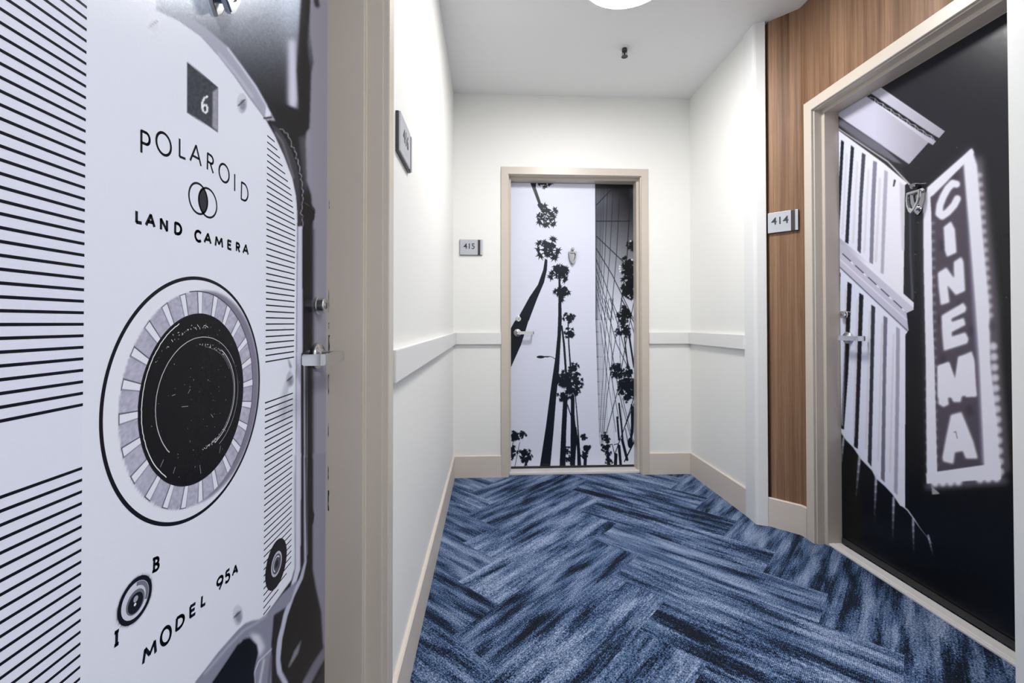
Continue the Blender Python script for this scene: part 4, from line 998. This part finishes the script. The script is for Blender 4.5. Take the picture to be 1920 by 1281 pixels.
sa = np.sort(sa[(sa > 1.143) & (sa < 2.0145)]); ss = np.concatenate([[1.142], sa, [2.0152]])
print_mesh('printed_mural', PR, ss, np.arange(.020, 2.0242, .0017), c4, M_p414, d3, (), 1.18)
bm = bmesh.new(); box(bm, XD414-.006, XD414-.0004, 1.146, 2.011, .016, .040, .001)
for y in (1.28, 1.55, 1.82): lathe(bm, [(0, 0), (.003, 0), (.002, .0015), (0, .002)], Matrix.Translation((XD414-.006, y, .03)) @ Matrix.Rotation(-math.pi/2, 4, 'Y'), 12)
tag(obj('door_sweep', bm, M_gap, d3), 'black sweep strip along the bottom edge')
lever((XD414, 1.968, .968), (0, -1, 0), (-1, 0, 0), d3, 'chrome lever handle turned towards the hinges')
deadbolt((XD414, 1.984, 1.074), (0, -1, 0), (-1, 0, 0), d3)
knocker((XD414, 1.628, 1.520), (0, -1, 0), (-1, 0, 0), d3, -.12)

# ================================================================== room number signs
def text_mesh(body, size):
    cu = bpy.data.curves.new('numerals', 'FONT'); cu.body = body; cu.size = size; cu.extrude = .0005; cu.offset = .0006; cu.align_x = 'CENTER'; cu.align_y = 'CENTER'
    cu.resolution_u = 6; cu.space_character = 1.0
    t = bpy.data.objects.new('numerals', cu); COL.objects.link(t)
    dg = bpy.context.evaluated_depsgraph_get(); me = bpy.data.meshes.new_from_object(t.evaluated_get(dg))
    bpy.data.objects.remove(t); bpy.data.curves.remove(cu); return me
def sign(num, O, A, Nn, W_, Hh, label):
    B = basis(O, A, Nn)
    root = empty('room_number_sign', O); tag(root, label, 'sign', 'room number signs')
    inv = Matrix.Translation(Vector(O)).inverted()
    def part(name, bm, mat):
        bmesh.ops.transform(bm, matrix=inv @ B, verts=bm.verts); return obj(name, bm, mat, root)
    bm = bmesh.new(); box(bm, -W_/2, W_/2, -Hh/2, Hh/2, 0, .008, .0006); part('backplate', bm, M_signdark)
    bm = bmesh.new(); box(bm, -W_/2+.002, W_/2-.030, -Hh/2+.002, Hh/2, .008, .0125, .0006); part('number_plate', bm, M_plate)
    bm = bmesh.new(); box(bm, W_/2-.0295, W_/2-.013, -Hh/2+.001, Hh/2-.001, .008, .0110, .0004); part('dark_strip', bm, M_signdark)
    bm = bmesh.new(); box(bm, W_/2-.0125, W_/2, -Hh/2+.002, Hh/2, .008, .0125, .0006); part('end_strip', bm, M_plate)
    me = text_mesh(num, .052); me.materials.clear(); me.materials.append(M_ink)
    me.transform(inv @ B @ Matrix.Translation((-.011, .006, .0127))); me.update()
    t = bpy.data.objects.new('numerals', me); COL.objects.link(t); t.parent = root
    bm = bmesh.new()
    for dx, dy in ((-.012, 0), (-.012, -.005), (-.007, -.005), (.0, 0), (.008, 0), (.008, -.005), (.013, 0)):
        lathe(bm, [(.0009, 0), (.0007, .0007), (0, .0009)], Matrix.Translation((-.012+dx, -.031+dy, .0125)), 8)
    part('braille_dots', bm, M_plate)
    return root
sign('416', (0, 1.2475, 1.532), (0, 1, 0), (1, 0, 0), .176, .104, 'silver number plate reading 416 on the left white wall')
sign('415', (.1185, YE, 1.545), (1, 0, 0), (0, -1, 0), .151, .105, 'silver number plate reading 415 beside the palm door')
dv = Vector((.094, -.101, 0)).normalized()
O4 = Vector((1.7215, 2.1815, 1.545)); nn = Vector((-dv.y, dv.x, 0)); nn = -nn if nn.x > 0 else nn
sign('414', O4, dv, Vector((-abs(dv.y), -abs(dv.x), 0)), .135, .104, 'silver number plate reading 414 on the walnut panelling')

# ================================================================== ceiling lamps and sprinkler
LB = ['round lit ceiling lamp above the corridor, cut by the top edge', 'round ceiling lamp behind the viewpoint, placed to brighten the near left door', 'round fill lamp added in the left arm of the cross corridor', 'round fill lamp added in the right arm of the cross corridor']
lamp0 = None
for k, (x, y) in enumerate(LAMPS):
    if lamp0 is None:
        root = empty('ceiling_light', (x, y, H)); lamp0 = root
        bm = bmesh.new(); lathe(bm, [(0, 0), (.204, 0), (.206, -.046), (.204, -.050), (.199, -.050), (.199, -.010), (0, -.010)], None, 64)
        obj('lamp_rim', bm, M_rail, root, False)
        bm = bmesh.new(); lathe(bm, [(.198, -.046), (.190, -.0505), (.165, -.054), (.12, -.057), (.06, -.059), (0, -.0595)], None, 64)
        obj('diffuser', bm, M_lamp, root, True)
    else:
        root = lamp0.copy(); COL.objects.link(root); root.location = (x, y, H)
        for ch in list(lamp0.children):
            c = ch.copy(); COL.objects.link(c); c.parent = root
    tag(root, LB[k], 'lamp', 'round ceiling lamps')
sp = empty('sprinkler', (1.006, 2.482, H)); tag(sp, 'small dark fire sprinkler head hanging from the ceiling', 'sprinkler')
bm = bmesh.new(); lathe(bm, [(0, 0), (.031, 0), (.031, -.002), (.024, -.007), (.016, -.005), (0, -.005)], None, 36); tag(obj('escutcheon', bm, M_rail, sp, True), 'white ceiling plate')
bm = bmesh.new(); lathe(bm, [(0, -.004), (.0145, -.004), (.0150, -.020), (.011, -.024), (.0055, -.026), (.0050, -.046), (0, -.046)], None, 24); obj('sprinkler_body', bm, M_dark, sp, True)
bm = bmesh.new()
n = 16
lathe(bm, [(0, -.044), (.009, -.045), (.018, -.049), (.018, -.051), (.009, -.050), (0, -.050)], None, 24); obj('deflector', bm, M_dark, sp)
for s in (-1, 1):
    bm = bmesh.new(); box(bm, s*.0125-.0012, s*.0125+.0012, -.0022, .0022, -.047, -.018); obj('yoke_arm', bm, M_dark, sp)
